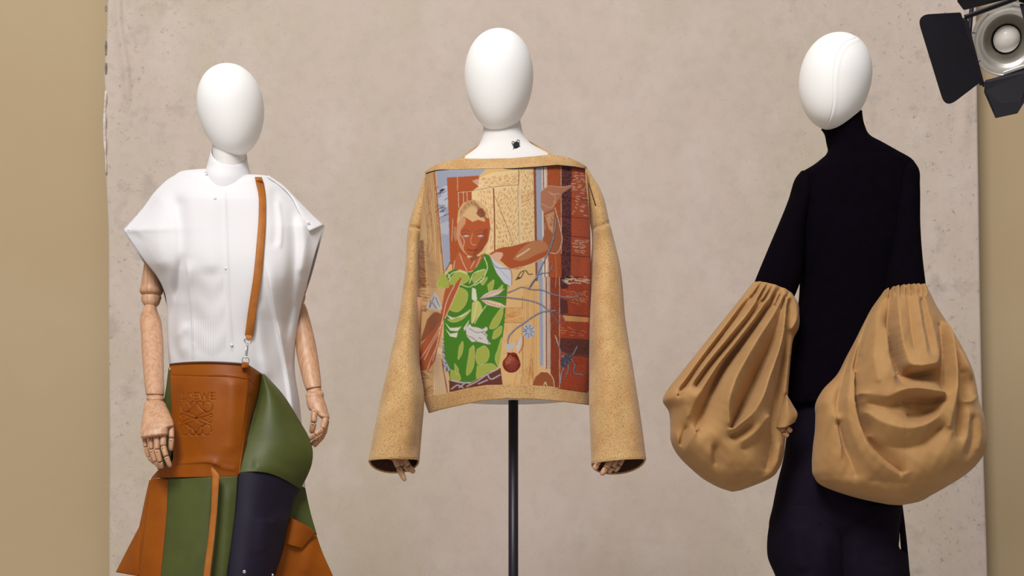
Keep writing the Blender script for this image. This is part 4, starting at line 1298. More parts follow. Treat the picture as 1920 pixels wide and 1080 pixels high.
for di in (-1, 0, 1):
    for dj in (-1, 0, 1):
        colr += canvas[np.clip(ci + di, 0, CH - 1), np.clip(cj + dj, 0, CW - 1)]
colr /= 9
att = pan.data.color_attributes.new('weave', 'FLOAT_COLOR', 'POINT')
rgba = np.ones(px_.shape + (4,), np.float32)
rgba[..., :3] = colr
att.data.foreach_set('color', rgba.reshape(-1))
pan['label'] = 'woven picture of a man in a green shirt by a wooden door'

_un = [0, .03, .06, .12, .2155, .35, .54, .7, .78, .85, .92, .97, 1]
_nt = [-1, -7, -12, -18, -23.5, -21.5, -20.6, -23.5, -25.5, -22.5, -15.5, -7, -1]


def band_y(u, v):
    return smi(u, _un, _nt) * (1 - v) + smi(u, _ut, _top) * v


patch('neckband', [(797, 323.5, 0), (797, 326.5, 0)], [(1099, 314, 0), (1099, 317.5, 0)], M['wool'], sw, n=26, m=150, depth=lambda u, v, x, y: (bodyY(u) + 0.022) * (0.62 + 0.38 * v) - 0.002, yoff=band_y, thick=0.003)
u_ = np.linspace(0.0, 1, 90)
_pp = [P(797 + 302 * a, 326.2 - 9 * a + smi(a, _ut, _top), float(bodyY(np.array(a))) + 0.022 - 0.0035) for a in u_]
tube('piping', _pp, 0.0013, M['piping'], sw, 8)
_hm = [(797 + 3 * math.sin(a), 0) for a in u_]


def hem_y(u, v):
    return smi(u, _ub, _bot) * (1 - v) + smi(u, [0, .06, .15, .32, .485, .686, .85, 1], [0, -4.5, -9.5, -18, -20, -15.5, -8, 0]) * v


patch('hem_band', [(794, 742.5, 0), (799, 757, 0), (805, 773, 0)], [(1105.5, 734.5, 0), (1105, 746, 0), (1104.5, 758, 0)], M['wool'], sw, n=24, m=150, depth=lambda u, v, x, y: bodyY(u) - 0.002, yoff=hem_y, thick=0.004)
_he = [P(805 + 299.5 * a, 773 - 15 * a + float(hem_y(np.array(a), np.array(1.0))), float(bodyY(np.array(a))) - 0.002) for a in u_]
tube('hem_edge', _he, 0.0022, M['wool'], sw, 10)
# back of the sweater and its neckline
patch('back_panel', [(797, 326, .0), (789, 425, .0), (784, 560, .0), (784, 690, .0), (802, 758, .0)], [(1099, 317, .0), (1105, 420, .0), (1106, 560, .0), (1105, 690, .0), (1104, 752, .0)], M['wool'], sw, n=60, m=60, depth=lambda u, v, x, y: 0.122 * np.sin(np.pi * u) ** 0.62, thick=0.003,
      yoff=lambda u, v: -14 * np.sin(np.pi * u) * (1 - v) ** 3 - 10 * np.sin(np.pi * u) * v ** 4)
_nb = spline([(862, 299, -.035), (872, 289, -.01), (885, 279, .03), (897, 271.5, .06), (920, 264, .085), (943, 262, .095), (968, 261, .085), (990, 263.5, .06), (1008, 274, .03), (1024, 284, -.01), (1036, 291.5, -.035)], 80)
V_, F_ = [], []
_low = _nb.copy()
_low[:, 1] += 5.5
_shY = np.where(np.arange(80) > -1, 0.0, 0.0)
patch('back_neckband', [(862, 297.5, -.040), (864, 303, -.042)], [(1036, 290, -.040), (1035, 296, -.042)], M['wool'], sw, n=8, m=90,
      depth=lambda u, v, x, y: 0.145 * np.sin(np.pi * u) ** 0.8, yoff=lambda u, v: smi(u, [0, .06, .13, .2, .33, .5, .66, .735, .84, .93, 1], [0, -8.5, -17.5, -25, -31, -32.5, -31.5, -28.5, -18.5, -9, 0]) , thick=0.004)

# sleeves
SL = [(801, 321, 826, 332, .055, .020, .03), (785, 368, 812, 376, .055, .040, .04), (768, 423, 797, 430, .050, .046, .045), (761, 510, 790, 513, .030, .056, .05), (748, 600, 787, 602, -.01, .062, .055), (731, 680, 786, 684, -.045, .065, .06),
      (717, 740, 794, 744, -.068, .066, .06), (704, 802, 790, 803, -.085, .066, .055), (692, 864, 785, 862, -.10, .062, .05)]
SR = [(1072, 324, 1098, 313, .055, .020, .03), (1096, 374, 1127, 362, .055, .040, .04), (1110, 430, 1141, 417, .050, .046, .045), (1108, 510, 1162, 505, .030, .056, .05), (1107, 600, 1171, 600, -.01, .062, .055), (1106, 690, 1185, 688, -.045, .065, .06),
      (1106, 760, 1196, 758, -.07, .066, .06), (1108, 820, 1204, 814, -.085, .066, .055), (1110, 869, 1210, 861, -.10, .062, .05)]
for S_, sg in ((SL, 0), (SR, 1)):
    # the sleeve stands a little proud of the shoulder below its seam
    S_ = [tuple(r) + (0.0,) for r in S_]
    S_[-1] = S_[-1][:7] + (-0.52,)
    S_[-2] = S_[-2][:7] + (-0.2,)
    if sg == 0:
        fs = [([(766, 424), (782, 427), (800, 431)], -0.008, 1.6, 2.2, 0), ([(766, 431), (782, 434), (800, 438)], 0.006, 18, 3, 0), ([(776, 520), (768, 640), (770, 760), (760, 860)], 0.008, 14, 22), ([(790, 700), (786, 790), (780, 860)], -0.006, 8, 8), ([(742, 640), (728, 760), (720, 860)], 0.004, 16, 16)]
    else:
        fs = [([(1108, 431), (1125, 424), (1143, 417)], -0.008, 1.6, 2.2, 0), ([(1128, 440), (1130, 560), (1140, 700), (1150, 860)], 0.006, 18, 18), ([(1112, 460), (1109, 600), (1110, 760)], -0.006, 8, 8), ([(1172, 640), (1186, 760), (1194, 860)], 0.004, 14, 14), ([(1108, 438), (1125, 431), (1144, 424)], 0.006, 18, 3, 0)]
    sl_o = loft('sleeve', S_, M['wool'], sw, n=170, m=90, strokes=fs, cap0=True, cap1=False, solid=0.0035, offset=-1.0 if False else 0.0)
    # dark tube painting the shade inside the cuff, and the turned edge
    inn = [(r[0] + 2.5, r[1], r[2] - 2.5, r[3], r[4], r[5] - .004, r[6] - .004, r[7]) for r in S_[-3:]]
    loft('cuff_shade_tube', inn, M['cuff_shade'], sw, n=30, m=64, cap0=True, cap1=False)
    ring_ = []
    r = S_[-1]
    Aa, Bb = np.array(P(r[0], r[1], r[4])), np.array(P(r[2], r[3], r[4]))
    for k in range(73):
        t = 2 * math.pi * k / 72
        dp = -r[5] * math.sin(t) if math.sin(t) > 0 else -r[6] * math.sin(t)
        pnt = (Aa + Bb) / 2 + (Aa - Bb) / 2 * math.cos(t)
        pnt = pnt + np.array([0, dp, (r[7] * dp if dp > 0 else 0)])
        ring_.append(pnt)
    V_, F_ = tube_verts(ring_, 0.0021, 8, 0, False)
    mesh('cuff_edge', V_, F_, M['wool'], sw)
tube('side_stitch', [P(1104, 344, -.055), P(1109, 360, -.06), P(1117, 386, -.062)], 0.0013, M['piping'], sw, 8)


# ------------------------------------------------------------------ mannequin in black
mq2 = thing('mannequin', 'blank white egg-headed mannequin with a seamed head, turned sideways and dressed in black', 'mannequin', (P(1590, 0, 0)[0], 0.03, 0))
egg('head', 1565, 155, 66.5, 90.5, -8.5, 0.10, 0.0, 0.095, 0.10, M['head'], mq2, k2=0.0, n=260, m=420,
    strokes=[([(1606, 72), (1588, 78), (1573, 96), (1566, 120), (1563.5, 155), (1563, 190), (1557, 220), (1546, 243)], -0.0022, 1.3, 1.3, 0), ([(1611, 74), (1592, 82), (1578, 100), (1571, 124), (1568, 155), (1567, 190), (1561, 220), (1550, 243)], 0.0011, 4.5, 3.5, 0)])
loft('neck', [(1556, 225, 1608, 207, .03, .04, .04), (1562, 260, 1610, 244, .03, .04, .04), (1566, 300, 1616, 285, .03, .04, .04)], M['neck'], mq2, n=14, m=36)
loft('torso', [(1570, 310, 1625, 300, .03, .04, .04), (1520, 345, 1695, 332, .03, .05, .05), (1510, 430, 1700, 430, .03, .065, .06), (1515, 560, 1690, 560, .03, .06, .06), (1500, 750, 1680, 750, .03, .07, .07), (1490, 860, 1675, 860, .03, .075, .08), (1500, 920, 1660, 920, .03, .06, .06)], M['neck'], mq2, n=40, m=40)
loft('arm', [(1488, 345, 1512, 345, .01, .02, .02), (1452, 470, 1484, 480, -.01, .02, .02), (1418, 580, 1446, 590, -.04, .02, .02), (1430, 700, 1452, 700, -.08, .018, .018), (1448, 770, 1466, 770, -.09, .015, .015)], M['wood'], mq2, n=30, m=24)
hand = loft('hand', [(1448, 765, 1466, 765, -.09, .014, .014), (1448, 785, 1472, 783, -.10, .016, .016), (1452, 800, 1474, 798, -.105, .013, .013)], M['wood'], mq2, n=14, m=24)
finger('finger', [(1464, 792, -.115), (1474, 803, -.122), (1485, 809, -.12)], 6.0, hand)
finger('finger', [(1462, 798, -.118), (1469, 810, -.126), (1478, 819, -.124)], 6.0, hand)
finger('finger', [(1458, 800, -.11), (1464, 814, -.118), (1470, 822, -.116)], 5.4, hand)
loft('arm', [(1700, 345, 1718, 345, .01, .02, .02), (1690, 500, 1718, 500, -.02, .02, .02), (1690, 600, 1715, 600, -.05, .02, .02), (1690, 760, 1712, 760, -.12, .018, .018)], M['wood'], mq2, n=30, m=24)
for _x0, _x1 in ((1500, 1575), (1590, 1665)):
    loft('leg', [(_x0, 890, _x1, 890, .03, .055, .07), (_x0 + 8, 1080, _x1 - 8, 1080, .03, .05, .06), (_x0 + 14, 1250, _x1 - 14, 1250, .03, .04, .055), (_x0 + 22, 1420, _x1 - 22, 1420, .03, .03, .04), (_x0 + 16, 1481, _x1 - 16, 1481, .01, .09, .05)], M['neck'], mq2, n=36, m=28)
_bx = P(1590, 0, .03)[0]
V_ = [(_bx + r * math.cos(t), 0.03 + r * math.sin(t), z) for r, z in ((0.2, 0), (0.2, 0.006), (0.195, 0.01)) for t in th_]
mesh('base_plate', V_, list(map(tuple, grid_faces(3, 48, True))) + [tuple(range(96, 144)), tuple(range(47, -1, -1))], M['chrome'], mq2)

# ------------------------------------------------------------------ trousers
tr = thing('trousers', 'wide black trousers with a tie hanging at the side, under the khaki balloon sleeves', 'trousers', (P(1580, 0, 0)[0], 0.03, 0.05))
loft('hip_block', [(1484, 748, 1692, 748, .03, .085, .09), (1478, 800, 1694, 800, .03, .09, .10), (1470, 860, 1692, 860, .03, .095, .10), (1459, 905, 1690, 905, .03, .10, .10), (1450, 950, 1688, 950, .03, .10, .10), (1443, 985, 1685, 985, .03, .095, .10), (1450, 1020, 1670, 1020, .03, .07, .08)], M['black_cloth'], tr, n=70, m=64, ex=2.4,
     strokes=[([(1532, 900), (1532, 960), (1540, 1020)], 0.012, 10, 4), ([(1600, 930), (1604, 1000)], 0.006, 18, 18)])
loft('trouser_leg', [(1450, 950, 1575, 950, .03, .09, .09), (1443, 985, 1585, 985, .03, .10, .10), (1439.5, 1012, 1590, 1012, .03, .105, .10), (1440.5, 1044, 1590, 1044, .03, .105, .10), (1455, 1080, 1590, 1080, .03, .10, .10), (1474, 1150, 1585, 1150, .03, .085, .09), (1486, 1300, 1572, 1300, .03, .07, .08), (1490, 1440, 1576, 1440, .03, .07, .08)], M['black_cloth'], tr, n=90, m=56,
     strokes=[([(1500, 980), (1495, 1030), (1510, 1075)], 0.010, 16, 10), ([(1540, 1000), (1545, 1080), (1540, 1180)], 0.008, 6, 12)])
loft('trouser_leg', [(1545, 950, 1688, 950, .03, .10, .09), (1545, 985, 1684.5, 985, .03, .105, .10), (1546, 1010, 1683.5, 1010, .03, .105, .10), (1546, 1030, 1685, 1030, .03, .105, .10), (1546, 1037, 1694, 1036, .03, .105, .10), (1545, 1060, 1701, 1060, .03, .105, .10), (1548, 1090, 1705, 1090, .03, .10, .10), (1565, 1200, 1706, 1200, .03, .09, .09), (1580, 1330, 1700, 1330, .03, .08, .085), (1585, 1440, 1690, 1440, .03, .075, .085)], M['black_cloth'], tr, n=100, m=56,
     strokes=[([(1610, 960), (1600, 1040), (1605, 1150)], 0.008, 14, 10), ([(1660, 980), (1650, 1060)], 0.006, 12, 12)])
patch('side_tie', [(1685, 935, .02), (1687.5, 985, .02), (1691, 1034, .02), (1694, 1065, .02)], [(1688.5, 935, .02), (1695.5, 988, .02), (1701, 1040, .02), (1704, 1075, .02)], M['black_cloth'], tr, n=30, m=6, bulge=0.004, thick=0.006)

# ------------------------------------------------------------------ turtleneck with balloon sleeves
top = thing('turtleneck_top', 'black knit turtleneck ending in huge khaki balloon sleeves', 'top', (P(1590, 0, 0)[0], 0.03, P(0, 950, -.1)[2]))
loft('turtleneck_collar', [(1541.5, 240, 1614.5, 211.5, .02, .056, .055), (1546, 246, 1615, 218, .02, .056, .055), (1551, 265, 1619, 238, .02, .056, .055), (1553.5, 282, 1631, 259, .02, .058, .06), (1547, 293, 1655, 272, .02, .062, .06), (1530, 308, 1690, 291, .02, .066, .065)], M['black_knit'], top, n=40, m=56, cap0=False, solid=.002)
loft('bodice', [(1545, 294, 1655, 272.5, .02, .055, .06), (1522, 312, 1690, 290, .02, .068, .065), (1498, 327, 1709, 301, .02, .075, .07), (1490, 350, 1716, 320, .02, .08, .075), (1490, 400, 1716, 400, .02, .09, .08), (1497, 470, 1712, 470, .02, .095, .08), (1500, 530, 1705, 530, .02, .09, .08), (1496, 580, 1700, 580, .02, .085, .08), (1485, 640, 1698, 640, .02, .085, .085), (1468, 745, 1696, 745, .02, .095, .095), (1467, 760, 1696, 760, .02, .096, .096)], M['black_knit'], top, n=90, m=64)
loft('knit_sleeve', [(1501, 322, 1530, 335, .02, .03, .03), (1491, 335, 1528, 360, .015, .045, .045), (1480, 370, 1520, 385, .01, .05, .045), (1463, 413, 1510, 432, .0, .048, .045), (1443, 460, 1507, 480, -.01, .045, .042), (1425, 503, 1503, 520, -.015, .044, .042), (1412, 536, 1488, 560, -.02, .043, .042), (1404, 560, 1478, 585, -.025, .04, .04)], M['black_knit'], top, n=60, m=48)
loft('knit_sleeve', [(1680, 305, 1712, 304, .02, .03, .03), (1672, 325, 1721, 320, .01, .045, .045), (1668, 360, 1723, 350, .0, .05, .045), (1664, 430, 1724, 425, -.02, .05, .042), (1660, 490, 1728.5, 485, -.04, .048, .042), (1658, 545, 1735, 540, -.06, .046, .042), (1662, 580, 1738, 575, -.065, .042, .04)], M['black_knit'], top, n=60, m=48)


def cloth_relief(ctrl, lines, res=1.5, billow=2.4e-5, soft=2):
    """depth of hanging cloth over a sleeve's outline: crests and troughs of its folds are given as lines (x, y, height in cm),
    the cloth between them is a stretched, slightly billowing membrane"""
    c = np.asarray([r[:4] for r in ctrl], float)
    x0, x1 = c[:, [0, 2]].min() - 6, c[:, [0, 2]].max() + 6
    y0, y1 = c[:, [1, 3]].min() - 6, c[:, [1, 3]].max() + 6
    W, H = int((x1 - x0) / res) + 1, int((y1 - y0) / res) + 1
    X, Yy = np.meshgrid(x0 + np.arange(W) * res, y0 + np.arange(H) * res)
    l, r = spline(c[:, :2], 300), spline(c[:, 2:4], 300)
    ol, orr = np.argsort(l[:, 1]), np.argsort(r[:, 1])
    out = (X < np.interp(Yy, l[ol, 1], l[ol, 0]) + 1) | (X > np.interp(Yy, r[orr, 1], r[orr, 0]) - 1) | (Yy > y1 - 7)
    val = np.zeros((H, W))
    cnt = np.zeros((H, W))
    for ln in lines:
        L = sum(math.dist(ln[k][:2], ln[k + 1][:2]) for k in range(len(ln) - 1))
        q = spline(ln, max(4, int(L / (0.6 * res))))
        j = np.clip(((q[:, 0] - x0) / res).round().astype(int), 0, W - 1)
        i = np.clip(((q[:, 1] - y0) / res).round().astype(int), 0, H - 1)
        np.add.at(val, (i, j), q[:, 2] * 0.0185)
        np.add.at(cnt, (i, j), 1)
    val[out] = 0
    cnt[out] = 1
    fix = cnt > 0
    v = np.where(fix, val / np.maximum(cnt, 1), 0)
    h = None
    for k in (8, 4, 2, 1):
        Hh, Ww = -(-H // k), -(-W // k)
        pv = np.zeros((Hh * k, Ww * k))
        pf = np.zeros((Hh * k, Ww * k))
        pv[:H, :W] = v * fix
        pf[:H, :W] = fix
        sv = pv.reshape(Hh, k, Ww, k).sum((1, 3))
        sf = pf.reshape(Hh, k, Ww, k).sum((1, 3))
        fk = sf > 0
        vk = np.where(fk, sv / np.maximum(sf, 1), 0)
        if h is None:
            h = vk.copy()
        else:
            h = h.repeat(2, 0).repeat(2, 1)[:Hh, :Ww]
        src = billow * (res * k) ** 2
        for _ in range(160):
            p = np.pad(h, 1, mode='edge')
            h = (p[:-2, 1:-1] + p[2:, 1:-1] + p[1:-1, :-2] + p[1:-1, 2:] + src) / 4
            h[fk] = vk[fk]
    for _ in range(soft):
        p = np.pad(h, 1, mode='edge')
        h = h * 0.4 + 0.15 * (p[:-2, 1:-1] + p[2:, 1:-1] + p[1:-1, :-2] + p[1:-1, 2:])

    def f(px, py):
        fx = np.clip((px - x0) / res, 0, W - 1.001)
        fy = np.clip((py - y0) / res, 0, H - 1.001)
        j, i = fx.astype(int), fy.astype(int)
        u, t = fx - j, fy - i
        return (h[i, j] * (1 - u) + h[i, j + 1] * u) * (1 - t) + (h[i + 1, j] * (1 - u) + h[i + 1, j + 1] * u) * t
    return f


_wr = [(rng.uniform(14, 34), rng.uniform(0, math.pi), rng.uniform(0, 6)) for _ in range(9)]


def crumple(px, py):
    """faint wrinkles of pressed cotton"""
    return sum(np.sin((px * math.cos(a) + py * math.sin(a)) / w_ * 2 * math.pi + p + 1.5 * np.sin(py / 37 + p)) for w_, a, p in _wr) * 0.0002


def Z5(*p):
    return [(1219 + a / 2.1816, 480 + b_ / 2.1816, q) for a, b_, q in p]


BL = [(1412, 530, 1487, 556, -.02, .044, .044), (1405, 538, 1494, 566, -.024, .050, .052), (1388, 560, 1498, 592, -.03, .062, .07), (1362, 592, 1497, 615, -.04, .072, .085), (1338, 622, 1487, 636, -.05, .08, .09), (1306, 662, 1482, 670, -.06, .088, .10), (1276, 700, 1479, 704, -.07, .096, .11),
      (1252, 730, 1477, 730, -.075, .102, .115), (1243, 750, 1476, 752, -.08, .106, .12), (1254, 770, 1475, 776, -.08, .108, .12), (1257, 800, 1473, 802, -.08, .108, .12), (1258, 826, 1471, 830, -.08, .106, .115), (1271, 852, 1468, 856, -.08, .10, .11), (1295, 877, 1460, 879, -.08, .088, .10), (1325, 901, 1442, 898, -.08, .068, .08), (1352, 915, 1412, 911, -.08, .04, .05), (1372, 922, 1390, 919, -.08, .012, .015)]


LF = [Z5((430, 110, .5), (330, 250, .9), (200, 420, 1.0), (110, 540, .8), (60, 585, .5)), Z5((440, 140, -.4), (380, 215, -1.0), (300, 320, -1.2), (210, 440, -1.2), (140, 540, -1.2), (110, 572, -.8)),
      Z5((470, 120, .6), (400, 230, 1.0), (310, 340, 1.3), (220, 450, 1.4), (160, 530, 1.2), (125, 580, 1.0), (100, 630, .6)), Z5((485, 150, -.4), (420, 240, -1.0), (330, 350, -1.2), (245, 450, -1.2), (190, 530, -1.0)),
      Z5((510, 125, .7), (440, 230, 1.2), (350, 350, 1.4), (270, 450, 1.3), (200, 560, 1.0), (150, 660, .8)), Z5((530, 140, -.4), (455, 250, -1.6), (375, 355, -2.4), (305, 450, -2.8), (255, 560, -2.6), (215, 650, -2.0), (185, 720, -.8)),
      Z5((545, 140, .7), (500, 240, 1.4), (440, 330, 2.0), (380, 430, 2.4), (330, 530, 2.6), (310, 610, 2.4), (318, 690, 2.0)), Z5((535, 230, 0), (510, 330, -1.2), (470, 430, -2.2), (420, 540, -2.6), (370, 640, -2.4), (335, 705, -1.4)),
      Z5((555, 150, .7), (545, 260, 1.4), (530, 350, 1.8), (500, 440, 2.0), (470, 520, 2.2), (450, 580, 2.4), (400, 655, 2.2), (325, 716, 2.0)), Z5((562, 180, -.6), (560, 300, -1.2), (548, 430, -1.8), (525, 560, -2.0), (505, 650, -2.0), (500, 740, -1.6)),
      Z5((578, 160, .6), (600, 210, .8), (598, 260, .7), (575, 300, .4)), Z5((568, 400, .4), (555, 560, .5)), Z5((330, 737, -.3), (370, 720, -.2), (410, 690, .2)), Z5((195, 700, 1.7), (165, 750, 1.5), (125, 820, .9)), Z5((150, 700, -.8), (122, 770, -.8)),
      Z5((235, 760, .9), (245, 820, .9), (240, 890, .5)), Z5((266, 780, -.3), (264, 850, -.3)), Z5((370, 762, 1.0), (420, 725, 1.3), (480, 660, 1.5)), Z5((380, 790, 0), (440, 765, .1), (490, 725, -.7)),
      Z5((500, 760, -1.4), (490, 830, -1.3), (475, 872, -.8)), Z5((530, 770, .4), (520, 840, .6), (500, 890, .4)), Z5((330, 958, .3), (380, 945, .6), (450, 930, .7), (510, 890, .4)), Z5((350, 928, 0), (420, 908, 0), (470, 890, -.2)),
      Z5((60, 592, .8), (100, 575, 1.0), (150, 540, 1.2)), Z5((80, 700, .7), (105, 740, .9), (125, 815, .8)), Z5((300, 760, .8), (340, 850, .9), (360, 900, .6))]
for k in range(7):     # short gathers under the cuff seam
    LF.append(Z5((438 + 21 * k, 104 + 8 * k, .1), (425 + 22 * k - 8, 130 + 8 * k, -.55 + .1 * (k % 2)), (405 + 24 * k - 14, 165 + 9 * k, -.2)))
    LF.append(Z5((449 + 21 * k, 106 + 8 * k, .5), (438 + 22 * k - 6, 128 + 8 * k, .75), (422 + 24 * k - 12, 160 + 9 * k, .7)))
_fl = cloth_relief(BL, LF)
loft('balloon_sleeve', BL, M['khaki'], top, n=250, m=340, extra=lambda px, py, th, v: _fl(px, py) + crumple(px, py), cap0=False)
# cuff corner that sticks out by the hip
patch('sleeve_cuff', [(1474, 740, -.12), (1466, 765, -.13), (1456, 802, -.13)], [(1477, 744, -.12), (1487, 761, -.125), (1495, 778, -.125), (1490, 791, -.125)], M['khaki'], top, n=30, m=20, bulge=0.02, thick=0.002, smooth_edges=True,
      yoff=lambda u, v: 4 * np.sin(np.pi * u) * v)
BR = [(1659, 543, 1736, 538, -.06, .048, .045), (1653, 552, 1741, 547, -.065, .056, .052), (1636, 576, 1752, 572, -.075, .07, .07), (1620, 606, 1770, 602, -.085, .082, .08), (1604, 638, 1792, 636, -.095, .092, .09), (1588, 668, 1808, 666, -.10, .10, .10), (1570, 702, 1822, 698, -.11, .108, .11), (1543, 731, 1829, 730, -.115, .114, .115),
      (1530, 757, 1834, 756, -.12, .12, .12), (1530, 780, 1842, 780, -.12, .122, .12), (1529, 806, 1846, 806, -.12, .122, .12), (1525, 840, 1847, 836, -.12, .12, .12), (1523.5, 870, 1838, 860, -.12, .115, .12), (1527, 893, 1812, 888, -.12, .102, .11), (1545, 911, 1775, 912, -.12, .085, .10), (1585, 926, 1745, 929, -.12, .064, .08), (1630, 938, 1718, 942, -.12, .038, .05), (1662, 945, 1692, 947, -.12, .012, .015)]
RF = [Z5((990, 120, -.5), (985, 200, -1.2), (985, 280, -2.2), (1000, 380, -2.5), (1028, 480, -2.0), (1040, 528, -.6)), Z5((1010, 110, .6), (1005, 200, 1.2), (1010, 300, 1.8), (1025, 400, 2.2), (1045, 455, 2.6), (1080, 462, 2.9), (1120, 458, 2.9), (1155, 445, 2.2), (1168, 420, 1.5), (1160, 340, 1.2), (1135, 240, .8), (1105, 130, .5)),
      Z5((1050, 130, .2), (1060, 260, .3), (1070, 380, .9)), Z5((1085, 130, .8), (1095, 250, 1.4), (1110, 350, 1.8), (1115, 420, 2.4)), Z5((1110, 180, 0), (1125, 300, .2), (1140, 400, .9)),
      Z5((1030, 492, -1.6), (1060, 484, -1.3), (1100, 482, -1.5), (1150, 472, -1.3), (1188, 470, -.9)), Z5((850, 565, 1.2), (900, 570, 1.7), (960, 580, 2.0), (1010, 556, 2.3), (1045, 548, 2.5), (1100, 553, 2.7), (1150, 562, 2.7), (1190, 566, 2.2)),
      Z5((915, 250, 1.1), (905, 340, 1.8), (895, 430, 2.5), (915, 520, 2.7)), Z5((960, 300, 1.0), (965, 420, 2.0), (985, 500, 2.2)), Z5((1040, 592, -1.0), (1090, 584, -1.5), (1150, 588, -1.8), (1190, 586, -1.2)), Z5((1060, 655, -1.2), (1110, 648, -1.7), (1165, 625, -1.6)),
      Z5((870, 598, .1), (920, 610, .3), (980, 618, .3), (1020, 598, -.5)), Z5((880, 640, .8), (930, 680, 1.5), (990, 702, 1.9), (1040, 708, 1.9), (1100, 697, 1.7), (1160, 662, 1.3), (1196, 600, 1.0)), Z5((900, 735, -.4), (960, 775, -.3), (1040, 785, -.1), (1120, 765, -.2), (1190, 700, -.5)),
      Z5((845, 480, -1.2), (845, 580, -1.7), (860, 660, -1.9), (890, 740, -1.8), (950, 820, -1.4), (1030, 885, -.6)), Z5((834, 480, .6), (831, 580, 1.0), (844, 670, 1.3), (873, 752, 1.4), (928, 834, 1.2), (1010, 894, .7)), Z5((1030, 892, .6), (1100, 872, .9), (1180, 812, 1.0), (1230, 720, .9)),
      Z5((905, 220, -.6), (865, 350, -1.1), (842, 460, -1.3)), Z5((935, 165, .6), (890, 290, .9), (858, 400, .4)), Z5((850, 330, -.8), (810, 440, -1.0), (790, 520, -1.2), (775, 600, -1.4), (772, 640, -.8)), Z5((880, 245, .5), (835, 380, .7), (815, 470, .8), (800, 580, 1.1), (805, 680, 1.3), (840, 780, 1.3), (888, 850, .9)),
      Z5((750, 660, 1.7), (730, 720, 1.5), (700, 800, 1.1), (680, 880, .6)), Z5((700, 620, -.6), (692, 720, -.6), (677, 820, -.4)), Z5((772, 680, -.6), (792, 760, -.9), (830, 850, -.7), (842, 900, -.2)), Z5((770, 480, .8), (720, 530, 1.0), (685, 590, .8)), Z5((760, 700, 1.0), (775, 790, .9), (770, 870, .6)),
      Z5((1125, 120, .6), (1180, 220, 1.4), (1222, 320, 2.0), (1235, 420, 2.2), (1240, 520, 2.2), (1230, 620, 1.8), (1212, 700, 1.4)), Z5((1185, 280, -.4), (1203, 400, -1.2), (1202, 500, -1.5), (1197, 548, -1.0)), Z5((1230, 290, -.2), (1258, 400, -1.0), (1272, 540, -1.6), (1268, 640, -1.2), (1260, 740, -.8)),
      Z5((1235, 290, .6), (1275, 390, .9), (1302, 460, 1.0), (1322, 500, .6)), Z5((1283, 470, -1.0), (1298, 540, -1.4), (1303, 584, -1.2)), Z5((1285, 596, .7), (1310, 592, .9), (1332, 576, .6)), Z5((1300, 640, .6), (1290, 740, .7), (1260, 820, .6)), Z5((1340, 640, .6), (1352, 720, .6), (1340, 790, .5)), Z5((1318, 660, -.4), (1322, 740, -.5), (1300, 810, -.3)),
      Z5((720, 920, .4), (850, 975, .5), (1000, 1000, .4)), Z5((1050, 960, .5), (1180, 920, .5), (1300, 840, .4)), Z5((900, 920, .3), (1040, 930, .3))]
for k in range(8):
    RF.append(Z5((968 + 19 * k, 103 + 1.2 * abs(k - 4), .1), (962 + 21 * k, 126, -.5 - .1 * (k % 2)), (956 + 23 * k, 160, -.2)))
    RF.append(Z5((977 + 19 * k, 102 + 1.2 * abs(k - 4), .5), (973 + 21 * k, 124, .8), (968 + 23 * k, 158, .7)))
_fr = cloth_relief(BR, RF)
seam_ = [(Z5((1040, 108, 0), (1056, 220, 0), (1066, 330, 0), (1072, 440, 0)), -.0016, 1.2, 1.2, 0), (Z5((1030, 650, 0), (1034, 720, 0), (1045, 800, 0), (1042, 880, 0)), -.0016, 1.2, 1.2, 0), (Z5((1090, 545, 0), (1112, 510, 0), (1115, 485, 0)), -.0016, 1.2, 1.2, 0)]
seam_ = [([q[:2] for q in a_[0]],) + a_[1:] for a_ in seam_]
loft('balloon_sleeve', BR, M['khaki'], top, n=270, m=380, strokes=seam_, extra=lambda px, py, th, v: _fr(px, py) + crumple(px + 70, py), cap0=False)

# ------------------------------------------------------------------ studio lamp with barn doors
lamp = thing('studio_lamp', 'black studio spotlight with open barn doors and a bare round reflector', 'lamp', P(1888, 73, 0.15))
LC = np.array(P(1889, 73, 0.15))
fd = np.array([-0.28, -1.0, -0.36])
fd /= np.linalg.norm(fd)
_a = math.radians(15)
up0 = np.array([-math.sin(_a), 0, math.cos(_a)])
rt = np.cross(up0, fd)
rt /= np.linalg.norm(rt)
if rt[0] < 0:
    rt = -rt
up = np.cross(rt, fd)
if up[2] < 0:
    up = -up


def LP(a, b, d):
    return LC + rt * a + up * b + fd * d


def lathe(name, prof, mat, parent, m=64, sc=1.0):
    V = [LP(r * math.cos(t), r * math.sin(t), d) for r, d in prof for t in np.linspace(0, 2 * np.pi, m, endpoint=False)]
    return mesh(name, V, list(map(tuple, grid_faces(len(prof), m, True))), mat, parent)


